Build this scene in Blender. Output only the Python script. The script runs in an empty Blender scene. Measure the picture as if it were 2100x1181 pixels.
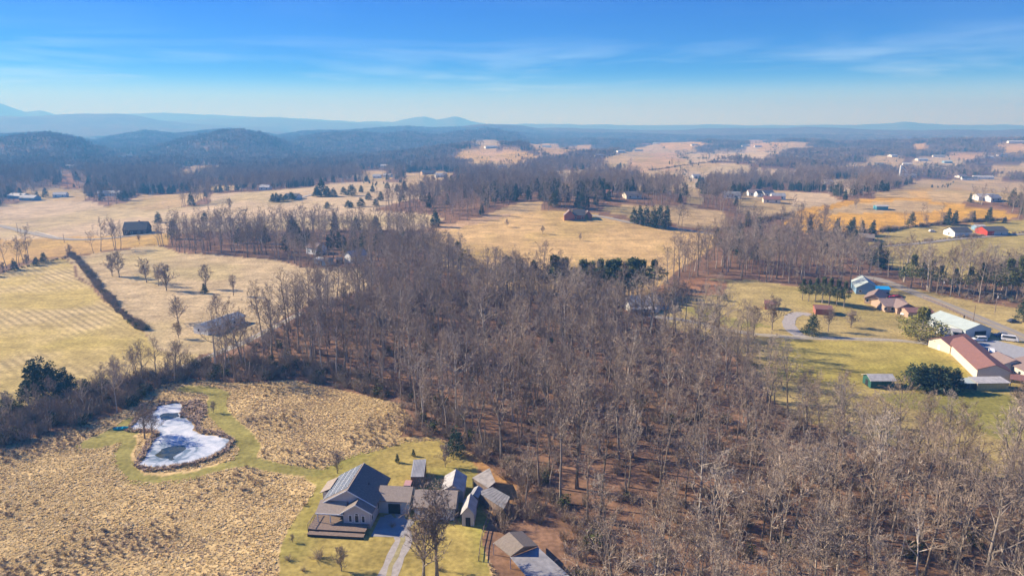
import bpy, math, random
import numpy as np
R = math.radians
SC = bpy.context.scene
COL = SC.collection

# ------------------------------------------------------------------ camera, sky, sun, exposure
CAM_H, PITCH, F = 80.0, R(13.5), 1400.0
cd = bpy.data.cameras.new('camera'); cam = bpy.data.objects.new('camera', cd); COL.objects.link(cam)
cd.sensor_width = 36.0; cd.lens = 36.0 * F / 2100.0; cd.clip_start = 0.5; cd.clip_end = 90000.0
cam.location = (0, 0, CAM_H); cam.rotation_euler = (R(90) - PITCH, 0, 0)
SC.camera = cam

SUN_EL, SUN_AZ = R(30), R(-74)          # azimuth clockwise from +Y (the view direction): the sun stands to the left, a little ahead
W = bpy.data.worlds.new('World'); SC.world = W; W.use_nodes = True
nt = W.node_tree; nt.nodes.clear()
N = nt.nodes.new; K = nt.links.new
out = N('ShaderNodeOutputWorld'); bg = N('ShaderNodeBackground'); sky = N('ShaderNodeTexSky')
sky.sky_type = 'NISHITA'; sky.sun_disc = False; sky.sun_elevation = SUN_EL; sky.sun_rotation = SUN_AZ
sky.altitude = 300; sky.air_density = 1.0; sky.dust_density = 0.05; sky.ozone_density = 3.0
tc = N('ShaderNodeTexCoord'); sep = N('ShaderNodeSeparateXYZ'); K(tc.outputs['Generated'], sep.inputs[0])
def wm(op, a, b=None, clamp=False):
    n = N('ShaderNodeMath'); n.operation = op; n.use_clamp = clamp
    for i, v in enumerate((a, b)):
        if v is None: continue
        if isinstance(v, (int, float)): n.inputs[i].default_value = v
        else: K(v, n.inputs[i])
    return n.outputs[0]
# clear winter air: the blue deepens quickly above the horizon
zz = wm('ADD', wm('MULTIPLY', sep.outputs[2], 3.2), 0.03)
cmb = N('ShaderNodeCombineXYZ'); K(sep.outputs[0], cmb.inputs[0]); K(sep.outputs[1], cmb.inputs[1]); K(zz, cmb.inputs[2])
nrm = N('ShaderNodeVectorMath'); nrm.operation = 'NORMALIZE'; K(cmb.outputs[0], nrm.inputs[0]); K(nrm.outputs[0], sky.inputs[0])
hsv = N('ShaderNodeHueSaturation'); hsv.inputs['Saturation'].default_value = 1.62; hsv.inputs['Value'].default_value = 1.75; hsv.inputs['Hue'].default_value = 0.532; K(sky.outputs[0], hsv.inputs['Color'])
# thin cirrus: long level streaks, thickest low down
cc = N('ShaderNodeCombineXYZ'); K(wm('MULTIPLY', sep.outputs[0], 1.9), cc.inputs[0]); K(wm('MULTIPLY', sep.outputs[1], 1.9), cc.inputs[1]); K(wm('MULTIPLY', sep.outputs[2], 19.0), cc.inputs[2])
mp = N('ShaderNodeMapping'); K(cc.outputs[0], mp.inputs[0]); mp.inputs['Rotation'].default_value = (0, R(9), 0); mp.inputs['Location'].default_value = (2.65, 0.4, 0.35)
no = N('ShaderNodeTexNoise'); no.inputs['Scale'].default_value = 1.25; no.inputs['Detail'].default_value = 7; no.inputs['Roughness'].default_value = 0.60; no.inputs['Distortion'].default_value = 0.55
K(mp.outputs[0], no.inputs['Vector'])
cr = N('ShaderNodeValToRGB'); cr.color_ramp.elements[0].position = 0.47; cr.color_ramp.elements[1].position = 0.76
K(no.outputs[0], cr.inputs[0])
lowb = N('ShaderNodeMapRange'); K(sep.outputs[2], lowb.inputs[0]); lowb.inputs[1].default_value = 0.02; lowb.inputs[2].default_value = 0.12; lowb.inputs[3].default_value = 1.0; lowb.inputs[4].default_value = 0.04
base = N('ShaderNodeMapRange'); K(sep.outputs[2], base.inputs[0]); base.inputs[1].default_value = 0.0; base.inputs[2].default_value = 0.075; base.inputs[3].default_value = 0.9; base.inputs[4].default_value = 0.0; base.interpolation_type = 'SMOOTHSTEP'
cl = wm('MAXIMUM', wm('MULTIPLY', cr.outputs[0], lowb.outputs[0]), base.outputs[0])
mixc = N('ShaderNodeMixRGB'); K(cl, mixc.inputs[0]); K(hsv.outputs[0], mixc.inputs[1]); mixc.inputs[2].default_value = (7.0, 10.2, 15.6, 1)
K(mixc.outputs[0], bg.inputs['Color']); bg.inputs['Strength'].default_value = 0.07
K(bg.outputs[0], out.inputs[0])

sd = bpy.data.lights.new('sun', 'SUN'); sun = bpy.data.objects.new('sun', sd); COL.objects.link(sun)
sd.energy = 5.0; sd.angle = R(0.53); sd.color = (1.0, 0.945, 0.845)
from mathutils import Vector
SUN_DIR = Vector((math.cos(SUN_EL) * math.sin(SUN_AZ), math.cos(SUN_EL) * math.cos(SUN_AZ), math.sin(SUN_EL)))
sun.rotation_euler = SUN_DIR.to_track_quat('Z', 'Y').to_euler()

vs = SC.view_settings; vs.view_transform = 'Standard'; vs.look = 'None'; vs.gamma = 1.0; vs.exposure = 0.95
vs.use_curve_mapping = False
SC.render.engine = 'CYCLES'
cy_ = SC.cycles
cy_.max_bounces = 3; cy_.diffuse_bounces = 2; cy_.glossy_bounces = 2; cy_.transmission_bounces = 2; cy_.volume_bounces = 0
cy_.transparent_max_bounces = 6; cy_.caustics_reflective = False; cy_.caustics_refractive = False
cy_.use_denoising = True; cy_.use_adaptive_sampling = True; cy_.adaptive_threshold = 0.008
SC.render.filter_size = 1.3 if hasattr(SC.render, 'filter_size') else 1.5

# ------------------------------------------------------------------ helpers: noise, terrain, pixel to place
rnd = random.Random(7); rng = np.random.default_rng(11)
def vnoise(x, y, s, seed=0):
    x = np.asarray(x, float) / s + seed * 17.13; y = np.asarray(y, float) / s + seed * 9.71
    xi = np.floor(x); yi = np.floor(y); fx = x - xi; fy = y - yi
    fx = fx * fx * (3 - 2 * fx); fy = fy * fy * (3 - 2 * fy)
    def h(a, b):
        v = np.sin(a * 127.1 + b * 311.7 + seed * 74.7) * 43758.5453
        return v - np.floor(v)
    return (h(xi, yi) * (1 - fx) + h(xi + 1, yi) * fx) * (1 - fy) + (h(xi, yi + 1) * (1 - fx) + h(xi + 1, yi + 1) * fx) * fy

Y0 = 590.5 - F * math.tan(PITCH)         # eye level row
# ridges: (distance over columns, half depth, crest rows over columns, tree height)
RIDGES = [
 ([(0, 2000), (300, 2000)], 0.13, [(-300, 330), (-60, 300), (0, 284), (60, 269), (110, 263), (145, 261), (190, 268), (230, 282), (280, 300), (330, 340)], 15),
 ([(250, 2150), (700, 2300)], 0.12, [(260, 330), (330, 296), (400, 276), (450, 264), (500, 256), (530, 258), (570, 267), (610, 282), (660, 310), (700, 340)], 15),
 ([(600, 2700), (1100, 3100)], 0.11, [(580, 320), (640, 275), (700, 264), (745, 261), (800, 268), (850, 262), (900, 270), (960, 262), (1010, 257), (1060, 268), (1120, 300)], 15),
 ([(-300, 3000), (0, 3100), (500, 3500), (1000, 4500), (1300, 5600)], 0.17,
  [(-300, 272), (0, 269), (60, 265), (140, 262), (190, 268), (228, 278), (290, 267), (340, 260), (400, 267), (450, 261), (500, 257), (545, 261), (595, 270), (650, 261), (720, 263), (800, 257), (850, 254), (900, 257), (960, 255), (1000, 252), (1050, 255), (1100, 260), (1200, 260), (1320, 266)], 17),
 ([(-300, 6300), (600, 6600)], 0.13, [(-300, 245), (0, 243), (100, 242), (200, 240), (290, 238), (330, 243), (380, 251), (450, 257), (600, 266), (700, 300)], 0),
 ([(200, 8000), (900, 8000)], 0.09, [(150, 300), (300, 257), (380, 250), (480, 247), (560, 244), (640, 248), (700, 252), (800, 258), (900, 300)], 0),
 ([(-300, 9700), (2400, 9700)], 0.07, [(-300, 208), (0, 215), (60, 221), (110, 235), (138, 233), (170, 240), (300, 237), (380, 236), (500, 240), (600, 243), (740, 250), (820, 252), (850, 245), (880, 240), (905, 246), (940, 240), (970, 249), (1000, 255), (1300, 257), (1700, 257), (1780, 254), (1810, 250), (1840, 254), (1900, 257), (2400, 258)], 0),
 ([(1000, 5600), (2400, 5000)], 0.15, [(1000, 300), (1150, 265), (1300, 267), (1420, 263), (1520, 262), (1620, 259), (1700, 262), (1800, 265), (1900, 263), (2000, 264), (2100, 262), (2400, 262)], 15),
 ([(900, 2600), (1300, 2900), (2400, 2300)], 0.16, [(1100, 330), (1250, 290), (1330, 284), (1420, 279), (1500, 284), (1600, 277), (1700, 281), (1800, 276), (1950, 272), (2100, 270), (2400, 268)], 15),
]
def interp(pts, x):
    return np.interp(x, [p[0] for p in pts], [p[1] for p in pts])
BUMPS = [(62, 600, 160, 110, 15.0), (430, 640, 150, 90, 9.0), (-260, 760, 260, 130, 5.0), (150, 1500, 300, 200, 14.0), (470, 1250, 220, 130, 10.0), (260, 1900, 220, 160, 18.0), (-60, 1750, 200, 140, 14)]
def hgt(x, y):
    x = np.asarray(x, float); y = np.asarray(y, float)
    r = np.hypot(x, y)
    k = np.clip((r - 230) / 900, 0, 1); k = k * k * (3 - 2 * k)
    far = np.clip((r - 6500) / 3000, 0, 1)
    z = k * ((vnoise(x, y, 420, 1) - 0.5) * 34 + (vnoise(x, y, 170, 2) - 0.5) * 7 - 3) * (1 - 0.6 * far)
    for bx, by, sx, sy, h in BUMPS:
        z = z + h * np.exp(-((x - bx) / sx) ** 2 - ((y - by) / sy) ** 2)
    px = 1050 + F * np.where(y > 1, x / np.maximum(y, 1), np.sign(x) * 9) * math.cos(PITCH)   # column seen at the horizon
    for D, w, C, th in RIDGES:
        d = interp(D, px); c = interp(C, px)
        top = CAM_H + (Y0 - c) / F * d - th
        wr = np.where(r < d, w * 1.25, w)
        env = np.exp(-((r - d) / (wr * d)) ** 2) * np.where(y > 0, 1, 0); lift = np.maximum(top - z, 0)
        crest = np.clip(np.abs(r - d) / (0.10 * d), 0, 1)          # folds run down the flanks, the crest keeps its line
        z = z + lift * env - np.minimum(lift * .9, 60) * env * (0.15 + 0.85 * crest) * (vnoise(x, y, 330, 41) * .65 + vnoise(x, y, 140, 42) * .35)
    return z
def ray(px, py):
    a = (px - 1050) / F; b = -(py - 590.5) / F
    return a, math.cos(PITCH) + b * math.sin(PITCH), -math.sin(PITCH) + b * math.cos(PITCH)
def gp(px, py):
    """the place on the ground that a pixel of the photograph looks at"""
    dx, dy, dz = ray(px, py)
    if dz > -0.0035: dz = -0.0035
    t = (0 - CAM_H) / dz
    if t < 235: return Vector((dx * t, dy * t, 0.0))
    ts = np.geomspace(150, 9000, 900)
    g = CAM_H + dz * ts - hgt(dx * ts, dy * ts)
    i = int(np.argmax(g < 0)) if (g < 0).any() else 899
    a, b = ts[max(i - 1, 0)], ts[i]
    for _ in range(12):
        m = (a + b) / 2
        if CAM_H + dz * m - float(hgt(dx * m, dy * m)) < 0: b = m
        else: a = m
    t = (a + b) / 2
    return Vector((dx * t, dy * t, float(hgt(dx * t, dy * t))))
def up(px, py, z):
    dx, dy, dz = ray(px, py); t = (z - CAM_H) / dz
    return Vector((dx * t, dy * t, z))
def top_z(p, py):
    q = (590.5 - py) / F
    D = p.y * (q * math.cos(PITCH) - math.sin(PITCH)) / (math.cos(PITCH) + q * math.sin(PITCH))
    return CAM_H + D
def inside(poly, x, y):
    x = np.asarray(x, float); y = np.asarray(y, float)
    res = np.zeros(x.shape, bool)
    P = np.asarray(poly, float)
    m = (x >= P[:, 0].min()) & (x <= P[:, 0].max()) & (y >= P[:, 1].min()) & (y <= P[:, 1].max())
    if not m.any(): return res
    xs = x[m]; ys = y[m]; r = np.zeros(xs.shape, bool)
    j = len(P) - 1
    for i in range(len(P)):
        xi, yi = P[i]; xj, yj = P[j]
        c = ((yi > ys) != (yj > ys)) & (xs < (xj - xi) * (ys - yi) / (yj - yi + 1e-12) + xi)
        r ^= c; j = i
    res[m] = r
    return res
def dist_line(pts, x, y):
    d = np.full(np.shape(x), 1e9)
    for (ax, ay), (bx, by) in zip(pts[:-1], pts[1:]):
        L2 = (bx - ax) ** 2 + (by - ay) ** 2 + 1e-9
        t = np.clip(((x - ax) * (bx - ax) + (y - ay) * (by - ay)) / L2, 0, 1)
        d = np.minimum(d, np.hypot(x - ax - t * (bx - ax), y - ay - t * (by - ay)))
    return d
def warp(X, Y):
    a = np.minimum(np.hypot(X, Y) * .012, 24); return X + (vnoise(X, Y, 48, 5) - .5) * 2 * a, Y + (vnoise(X, Y, 48, 6) - .5) * 2 * a
def poly(pxs): return [tuple(gp(*p)[:2]) for p in pxs]
def ext(pxs, k=1.20):
    """far fields: trees in front hide their near side, so the open ground reaches nearer"""
    my = sum(p[1] for p in pxs) / len(pxs)
    return [(p[0], Y0 + (p[1] - Y0) * k if p[1] > my else p[1]) for p in pxs]

# ------------------------------------------------------------------ materials
MATS = {}
def mat(name, col, rough=0.85, var=0.12, scale=1.0, spec=0.2, metal=0.0, bump=0.0, bscale=None, rand=0.0, coord='Object'):
    if name in MATS: return MATS[name]
    m = bpy.data.materials.new(name); m.use_nodes = True
    t = m.node_tree; b = t.nodes['Principled BSDF']
    b.inputs['Roughness'].default_value = rough; b.inputs['Metallic'].default_value = metal
    b.inputs['Specular IOR Level'].default_value = spec
    L = t.links.new
    tcn = t.nodes.new('ShaderNodeTexCoord'); nz = t.nodes.new('ShaderNodeTexNoise'); nz.inputs['Scale'].default_value = scale; nz.inputs['Detail'].default_value = 4
    L(tcn.outputs[coord], nz.inputs['Vector'])
    mr = t.nodes.new('ShaderNodeMapRange'); L(nz.outputs[0], mr.inputs[0]); mr.inputs[1].default_value = 0.25; mr.inputs[2].default_value = 0.75; mr.inputs[3].default_value = 1 - var; mr.inputs[4].default_value = 1 + var
    val = mr.outputs[0]
    if rand:
        oi = t.nodes.new('ShaderNodeObjectInfo'); r2 = t.nodes.new('ShaderNodeMapRange'); L(oi.outputs['Random'], r2.inputs[0]); r2.inputs[3].default_value = 1 - rand; r2.inputs[4].default_value = 1 + rand
        mu = t.nodes.new('ShaderNodeMath'); mu.operation = 'MULTIPLY'; L(val, mu.inputs[0]); L(r2.outputs[0], mu.inputs[1]); val = mu.outputs[0]
    vm = t.nodes.new('ShaderNodeVectorMath'); vm.operation = 'SCALE'; vm.inputs[0].default_value = col[:3]; L(val, vm.inputs['Scale'])
    L(vm.outputs[0], b.inputs['Base Color'])
    if bump:
        bn = t.nodes.new('ShaderNodeBump'); bn.inputs['Strength'].default_value = bump; n2 = t.nodes.new('ShaderNodeTexNoise'); n2.inputs['Scale'].default_value = bscale or scale * 6
        L(tcn.outputs[coord], n2.inputs['Vector']); L(n2.outputs[0], bn.inputs['Height']); L(bn.outputs[0], b.inputs['Normal'])
    MATS[name] = m
    return m
def mat2(name, cols, rough=0.9, scale=0.0, spec=0.1):
    """foliage and bark: one colour per tree drawn from a ramp, with grain"""
    m = bpy.data.materials.new(name); m.use_nodes = True; t = m.node_tree; L = t.links.new
    b = t.nodes['Principled BSDF']; b.inputs['Roughness'].default_value = rough; b.inputs['Specular IOR Level'].default_value = spec
    oi = t.nodes.new('ShaderNodeObjectInfo'); cr = t.nodes.new('ShaderNodeValToRGB'); e = cr.color_ramp.elements
    for i, c in enumerate(cols):
        p = i / (len(cols) - 1)
        if i == 0: el = e[0]
        elif i == len(cols) - 1: el = e[-1]
        else: el = e.new(p)
        el.position = p; el.color = (*c, 1)
    L(oi.outputs['Random'], cr.inputs[0])
    src = cr.outputs[0]
    if scale:
        tcn = t.nodes.new('ShaderNodeTexCoord'); nz = t.nodes.new('ShaderNodeTexNoise'); nz.inputs['Scale'].default_value = scale; L(tcn.outputs['Object'], nz.inputs['Vector'])
        mr = t.nodes.new('ShaderNodeMapRange'); L(nz.outputs[0], mr.inputs[0]); mr.inputs[1].default_value = .3; mr.inputs[2].default_value = .7; mr.inputs[3].default_value = 0.65; mr.inputs[4].default_value = 1.4
        vm = t.nodes.new('ShaderNodeVectorMath'); vm.operation = 'SCALE'; L(src, vm.inputs[0]); L(mr.outputs[0], vm.inputs['Scale']); src = vm.outputs[0]
    L(src, b.inputs['Base Color'])
    MATS[name] = m
    return m
M_TRUNK = mat2('bark', [(0.17, 0.135, 0.10), (0.30, 0.25, 0.20), (0.21, 0.16, 0.12), (0.48, 0.42, 0.35)], scale=1.5)
M_TWIG = mat2('twigs', [(0.33, 0.25, 0.18), (0.40, 0.32, 0.245), (0.23, 0.165, 0.115), (0.45, 0.375, 0.295), (0.28, 0.205, 0.145), (0.37, 0.29, 0.22)])
M_FTWIG = mat2('field_tree_twigs', [(0.28, 0.215, 0.165), (0.34, 0.265, 0.21), (0.24, 0.18, 0.14)])
M_MTWIG = mat2('mid_twigs', [(0.27, 0.205, 0.155), (0.36, 0.285, 0.23), (0.20, 0.15, 0.11), (0.30, 0.225, 0.175)])
M_FARW = mat2('far_twigs', [(0.11, 0.08, 0.058), (0.32, 0.25, 0.20), (0.16, 0.12, 0.09), (0.38, 0.29, 0.23), (0.13, 0.11, 0.065), (0.24, 0.18, 0.14)])
M_BRUSH = mat2('brush_stems', [(0.30, 0.22, 0.16), (0.38, 0.30, 0.215), (0.22, 0.16, 0.115), (0.32, 0.26, 0.18)])
M_CEDAR = mat2('cedar_needles', [(0.055, 0.085, 0.04), (0.075, 0.10, 0.045), (0.05, 0.08, 0.045), (0.095, 0.11, 0.045)], scale=0.6)
M_PINE = mat2('pine_needles', [(0.13, 0.145, 0.045), (0.085, 0.11, 0.045), (0.17, 0.165, 0.045)], scale=0.6)
M_IVY = mat2('ivy_leaves', [(0.07, 0.085, 0.03), (0.10, 0.11, 0.035)], scale=0.8)
M_GRASS = mat2('dry_tussocks', [(0.72, 0.52, 0.25), (0.64, 0.45, 0.18), (0.78, 0.60, 0.32), (0.56, 0.38, 0.15), (0.70, 0.49, 0.20), (0.50, 0.34, 0.17)])
M_GRASS2 = mat2('dull_tussocks', [(0.46, 0.34, 0.20), (0.38, 0.26, 0.15), (0.50, 0.36, 0.16), (0.33, 0.23, 0.15), (0.56, 0.34, 0.12)])
M_REED = mat2('reeds', [(0.50, 0.36, 0.26), (0.58, 0.43, 0.29), (0.42, 0.30, 0.23), (0.60, 0.43, 0.21)])

# ------------------------------------------------------------------ mesh builder
class MB:
    def __init__(s): s.v = []; s.f = []
    def poly(s, pts):
        n = len(s.v); s.v += [tuple(p) for p in pts]; s.f.append(tuple(range(n, n + len(pts)))); return s
    def box(s, x0, x1, y0, y1, z0, z1):
        n = len(s.v)
        s.v += [(x0, y0, z0), (x1, y0, z0), (x1, y1, z0), (x0, y1, z0), (x0, y0, z1), (x1, y0, z1), (x1, y1, z1), (x0, y1, z1)]
        s.f += [tuple(n + i for i in q) for q in ((3, 2, 1, 0), (4, 5, 6, 7), (0, 1, 5, 4), (1, 2, 6, 5), (2, 3, 7, 6), (3, 0, 4, 7))]; return s
    def hexa(s, p):
        """eight corners: four below, four above in the same order"""
        n = len(s.v); s.v += [tuple(q) for q in p]
        s.f += [tuple(n + i for i in q) for q in ((3, 2, 1, 0), (4, 5, 6, 7), (0, 1, 5, 4), (1, 2, 6, 5), (2, 3, 7, 6), (3, 0, 4, 7))]; return s
    def slab(s, quad, th):
        """a sheet with four corners (counter-clockwise from above) thickened downwards"""
        return s.hexa([(p[0], p[1], p[2] - th) for p in quad] + [tuple(p) for p in quad])
    def tube(s, pts, rad, k=6, cap=False):
        n0 = len(s.v)
        for i, p in enumerate(pts):
            p = Vector(p); a = Vector(pts[max(i - 1, 0)]); b = Vector(pts[min(i + 1, len(pts) - 1)])
            d = (b - a).normalized(); u = d.cross(Vector((0.31, 0.77, 0.13))).normalized(); w = d.cross(u)
            for j in range(k):
                an = 2 * math.pi * j / k
                s.v.append(tuple(p + (u * math.cos(an) + w * math.sin(an)) * rad[i]))
        for i in range(len(pts) - 1):
            for j in range(k):
                a = n0 + i * k + j; b = n0 + i * k + (j + 1) % k
                s.f.append((a, b, b + k, a + k))
        if cap:
            s.f.append(tuple(n0 + j for j in range(k))[::-1]); s.f.append(tuple(n0 + (len(pts) - 1) * k + j for j in range(k)))
        return s
    def mesh(s, name, *mats):
        me = bpy.data.meshes.new(name); me.from_pydata(s.v, [], s.f); me.update()
        for m in mats: me.materials.append(m)
        return me
    def build(s, name, m, parent=None):
        o = bpy.data.objects.new(name, s.mesh(name, m)); COL.objects.link(o)
        if parent is not None: o.parent = parent
        return o
def tag(o, label=None, cat=None, group=None, kind=None):
    if label: o['label'] = label
    if cat: o['category'] = cat
    if group: o['group'] = group
    if kind: o['kind'] = kind
    return o
def empty(name, loc, rz=0.0, label=None, cat=None, group=None):
    o = bpy.data.objects.new(name, None); COL.objects.link(o); o.empty_display_size = 0.5
    o.location = loc; o.rotation_euler = (0, 0, rz); tag(o, label, cat, group); return o
def put(name, me, parent, loc=(0, 0, 0), rz=0.0):
    o = bpy.data.objects.new(name, me); COL.objects.link(o); o.parent = parent; o.location = loc; o.rotation_euler = (0, 0, rz); return o

# ------------------------------------------------------------------ open ground: outlines in the photograph turned into places
TAN, GOLD, PALE, GREEN, LAWN, ORANGE, LEAF, DIRT, STRAW = (0.43, 0.305, 0.15), (0.47, 0.30, 0.11), (0.48, 0.36, 0.215), (0.27, 0.235, 0.075), (0.27, 0.235, 0.07), (0.46, 0.245, 0.075), (0.28, 0.145, 0.075), (0.46, 0.30, 0.16), (0.50, 0.38, 0.18)
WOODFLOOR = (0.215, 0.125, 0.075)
AREAS = []          # (name, polygon in metres, colour, stripe)
def area(name, pxs, col, stripe=0.0, far=False):
    AREAS.append((name, poly(ext(pxs) if far else pxs), col, stripe))
# far fields
for pxs, c in [
 ([(1195, 332), (1240, 318), (1300, 304), (1340, 297), (1385, 294), (1425, 300), (1400, 313), (1330, 322), (1230, 334)], TAN),
 ([(1215, 346), (1300, 334), (1400, 324), (1478, 331), (1420, 340), (1330, 348)], DIRT),
 ([(1345, 357), (1420, 341), (1480, 334), (1560, 346), (1500, 353), (1400, 360)], PALE),
 ([(1270, 366), (1330, 350), (1400, 352), (1420, 362), (1330, 370)], TAN),
 ([(922, 313), (960, 307), (1010, 305), (1062, 308), (1105, 313), (1040, 319), (960, 321)], DIRT),
 ([(1030, 325), (1060, 320), (1090, 322), (1060, 332)], TAN),
 ([(1105, 303), (1130, 300), (1180, 304), (1170, 310), (1115, 309)], DIRT),
 ([(1518, 302), (1545, 294), (1590, 298), (1585, 320), (1545, 322), (1520, 312)], PALE),
 ([(1640, 336), (1700, 330), (1780, 322), (1840, 318), (1850, 323), (1760, 333), (1660, 341)], TAN),
 ([(1500, 402), (1530, 388), (1600, 392), (1680, 398), (1720, 405), (1650, 412), (1540, 412)], TAN),
 ([(1610, 394), (1680, 396), (1770, 402), (1720, 408), (1630, 402)], PALE),
 ([(1800, 386), (1870, 370), (1950, 368), (2100, 372), (2300, 375), (2300, 386), (2100, 388), (2000, 384), (1900, 390)], TAN),
 ([(2020, 338), (2100, 334), (2300, 330), (2300, 345), (2060, 344)], TAN),
 ([(1880, 322), (1960, 318), (2000, 324), (1950, 332), (1880, 330)], PALE),
 ([(350, 358), (400, 342), (438, 340), (440, 352), (400, 362), (395, 375), (370, 372)], TAN),
 ([(400, 385), (440, 377), (490, 383), (470, 392), (420, 393)], TAN),
 ([(640, 380), (700, 375), (790, 372), (865, 377), (820, 384), (740, 390), (660, 392)], PALE),
 ([(730, 355), (760, 350), (800, 355), (770, 362)], TAN),
 ([(820, 358), (900, 352), (960, 362), (900, 370), (830, 368)], TAN),
 ([(50, 392), (90, 386), (180, 388), (160, 398), (60, 400)], TAN),
 ([(120, 358), (150, 354), (160, 366), (130, 368)], LEAF),
 ([(200, 405), (300, 400), (410, 396), (420, 404), (320, 410), (215, 412)], TAN)]:
    area('far_field', pxs, c, far=pxs[0][0] not in (350, 400))
rf = random.Random(19)
for i in range(36):
    x0_, y0_ = (rf.uniform(880, 2140), rf.uniform(284, 395)) if i < 36 else (rf.uniform(40, 860), rf.uniform(318, 372))
    w_ = rf.uniform(22, 70); h_ = rf.uniform(1.6, 4.5)
    area('far_field', [(x0_ - w_, y0_ + rf.uniform(-1, 1)), (x0_ - w_ * .4, y0_ - h_), (x0_ + w_ * .5, y0_ - h_ * rf.uniform(.4, 1)), (x0_ + w_, y0_ + rf.uniform(-1, 1)), (x0_ + w_ * .4, y0_ + h_), (x0_ - w_ * .6, y0_ + h_)], rf.choice([TAN, PALE, DIRT, TAN, GOLD]), far=True)
area('pasture', [(-500, 500), (-500, 420), (0, 424), (60, 412), (180, 416), (300, 432), (420, 420), (425, 398), (560, 391), (640, 383), (720, 378), (800, 384), (850, 392), (870, 405), (800, 418), (760, 430), (860, 436), (905, 448), (870, 470), (760, 470), (600, 472), (480, 474), (350, 480), (300, 486), (140, 492), (0, 494)], PALE)
area('orange_strip', [(-500, 520), (0, 492), (140, 488), (300, 482), (356, 476), (356, 502), (250, 512), (142, 526), (60, 534), (0, 548), (-500, 600)], GOLD)
area('hay_field', [(-500, 620), (0, 566), (60, 545), (140, 527), (156, 530), (185, 570), (225, 618), (262, 655), (300, 684), (330, 716), (420, 722), (380, 752), (300, 772), (150, 812), (0, 858), (-500, 960)], STRAW, 1.0)
area('paddock', [(156, 527), (330, 504), (375, 520), (455, 521), (510, 528), (575, 532), (632, 550), (690, 548), (748, 550), (755, 592), (690, 606), (640, 616), (600, 645), (545, 690), (500, 712), (420, 726), (330, 718), (298, 680), (240, 622), (190, 568)], (0.47, 0.355, 0.195))
area('hill_field', [(858, 480), (900, 464), (1000, 446), (1080, 436), (1160, 434), (1215, 439), (1290, 454), (1400, 471), (1475, 480), (1440, 515), (1380, 570), (1325, 606), (1200, 612), (1100, 608), (1010, 590), (920, 545)], (0.54, 0.36, 0.15))
area('cut_strip', [(850, 482), (895, 462), (1000, 440), (1100, 433), (1040, 443), (930, 466)], DIRT)
area('back_field', [(1228, 429), (1300, 418), (1400, 423), (1480, 437), (1505, 462), (1440, 470), (1340, 452), (1260, 438)], TAN)
area('back_field', [(990, 440), (1050, 420), (1108, 414), (1108, 434), (1050, 440)], TAN)
area('orange_field', [(1590, 452), (1680, 424), (1780, 408), (1850, 404), (1930, 411), (2000, 424), (2078, 440), (2060, 450), (1950, 458), (1870, 466), (1780, 480), (1690, 482), (1640, 478)], (0.56, 0.31, 0.055))
area('orange_field', [(1690, 440), (1760, 420), (1850, 410), (1940, 418), (1900, 432), (1760, 440)], TAN)
area('right_field', [(1680, 492), (1780, 482), (1870, 468), (2060, 452), (2500, 440), (2500, 560), (2100, 566), (1990, 575), (1850, 566), (1790, 530), (1740, 512)], (0.36, 0.28, 0.10))
area('yard', [(1330, 590), (1440, 572), (1560, 578), (1640, 592), (1740, 602), (1810, 578), (1900, 596), (2000, 618), (2110, 634), (2600, 690), (2600, 1000), (2250, 985), (2110, 985), (2020, 985), (1940, 945), (1850, 918), (1740, 895), (1640, 860), (1585, 815), (1560, 750), (1500, 715), (1420, 690), (1345, 660), (1320, 620)], (0.38, 0.29, 0.115))
area('bramble', [(1330, 588), (1440, 572), (1500, 580), (1478, 606), (1390, 608), (1335, 606)], LEAF)
area('green_paddock', [(1570, 745), (1600, 697), (1740, 700), (1920, 706), (1985, 765), (1990, 800), (1700, 785), (1580, 775)], (0.35, 0.28, 0.075))
area('green_paddock', [(1800, 808), (2000, 800), (2120, 810), (2140, 930), (2060, 900), (1950, 850), (1850, 835)], LAWN)
area('yard_lawn', [(1390, 630), (1450, 625), (1480, 650), (1580, 672), (1500, 672), (1430, 655)], LAWN)
# the clearing in the foreground
area('meadow', [(-900, 980), (0, 915), (120, 884), (250, 845), (330, 790), (390, 776), (470, 785), (600, 780), (700, 800), (820, 828), (850, 860), (815, 900), (900, 900), (965, 930), (1010, 960), (1060, 1000), (1062, 1045), (1005, 1062), (988, 1110), (1010, 1160), (1060, 1250), (1060, 1500), (-900, 1500)], (0.56, 0.40, 0.18))
area('leaf_patch', [(880, 915), (960, 930), (1010, 960), (1065, 1000), (1060, 1048), (1005, 1060), (960, 1050), (950, 990), (920, 950)], (0.34, 0.19, 0.075))
LAWN_PX = [(636, 990), (622, 982), (645, 972), (700, 944), (830, 908), (900, 902), (950, 930), (985, 962), (975, 1010), (990, 1040), (1008, 1064), (990, 1108), (1005, 1160), (1030, 1260), (1030, 1500), (540, 1500), (562, 1260), (570, 1181), (570, 1130), (590, 1085), (640, 1015), (648, 1000)]
area('lawn', LAWN_PX, (0.37, 0.285, 0.085))
PATHS = [(poly([(650, 972), (600, 966), (550, 955), (515, 945), (470, 952), (400, 970), (330, 979), (285, 975), (262, 955), (255, 930), (268, 905), (258, 890), (240, 880), (205, 900)]), 2.2),
         (poly([(500, 944), (515, 918), (498, 893), (468, 868), (446, 845), (442, 822), (448, 808), (425, 798), (380, 795)]), 2.8),
         (poly([(205, 905), (250, 888), (285, 862)]), 4.5)]
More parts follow.
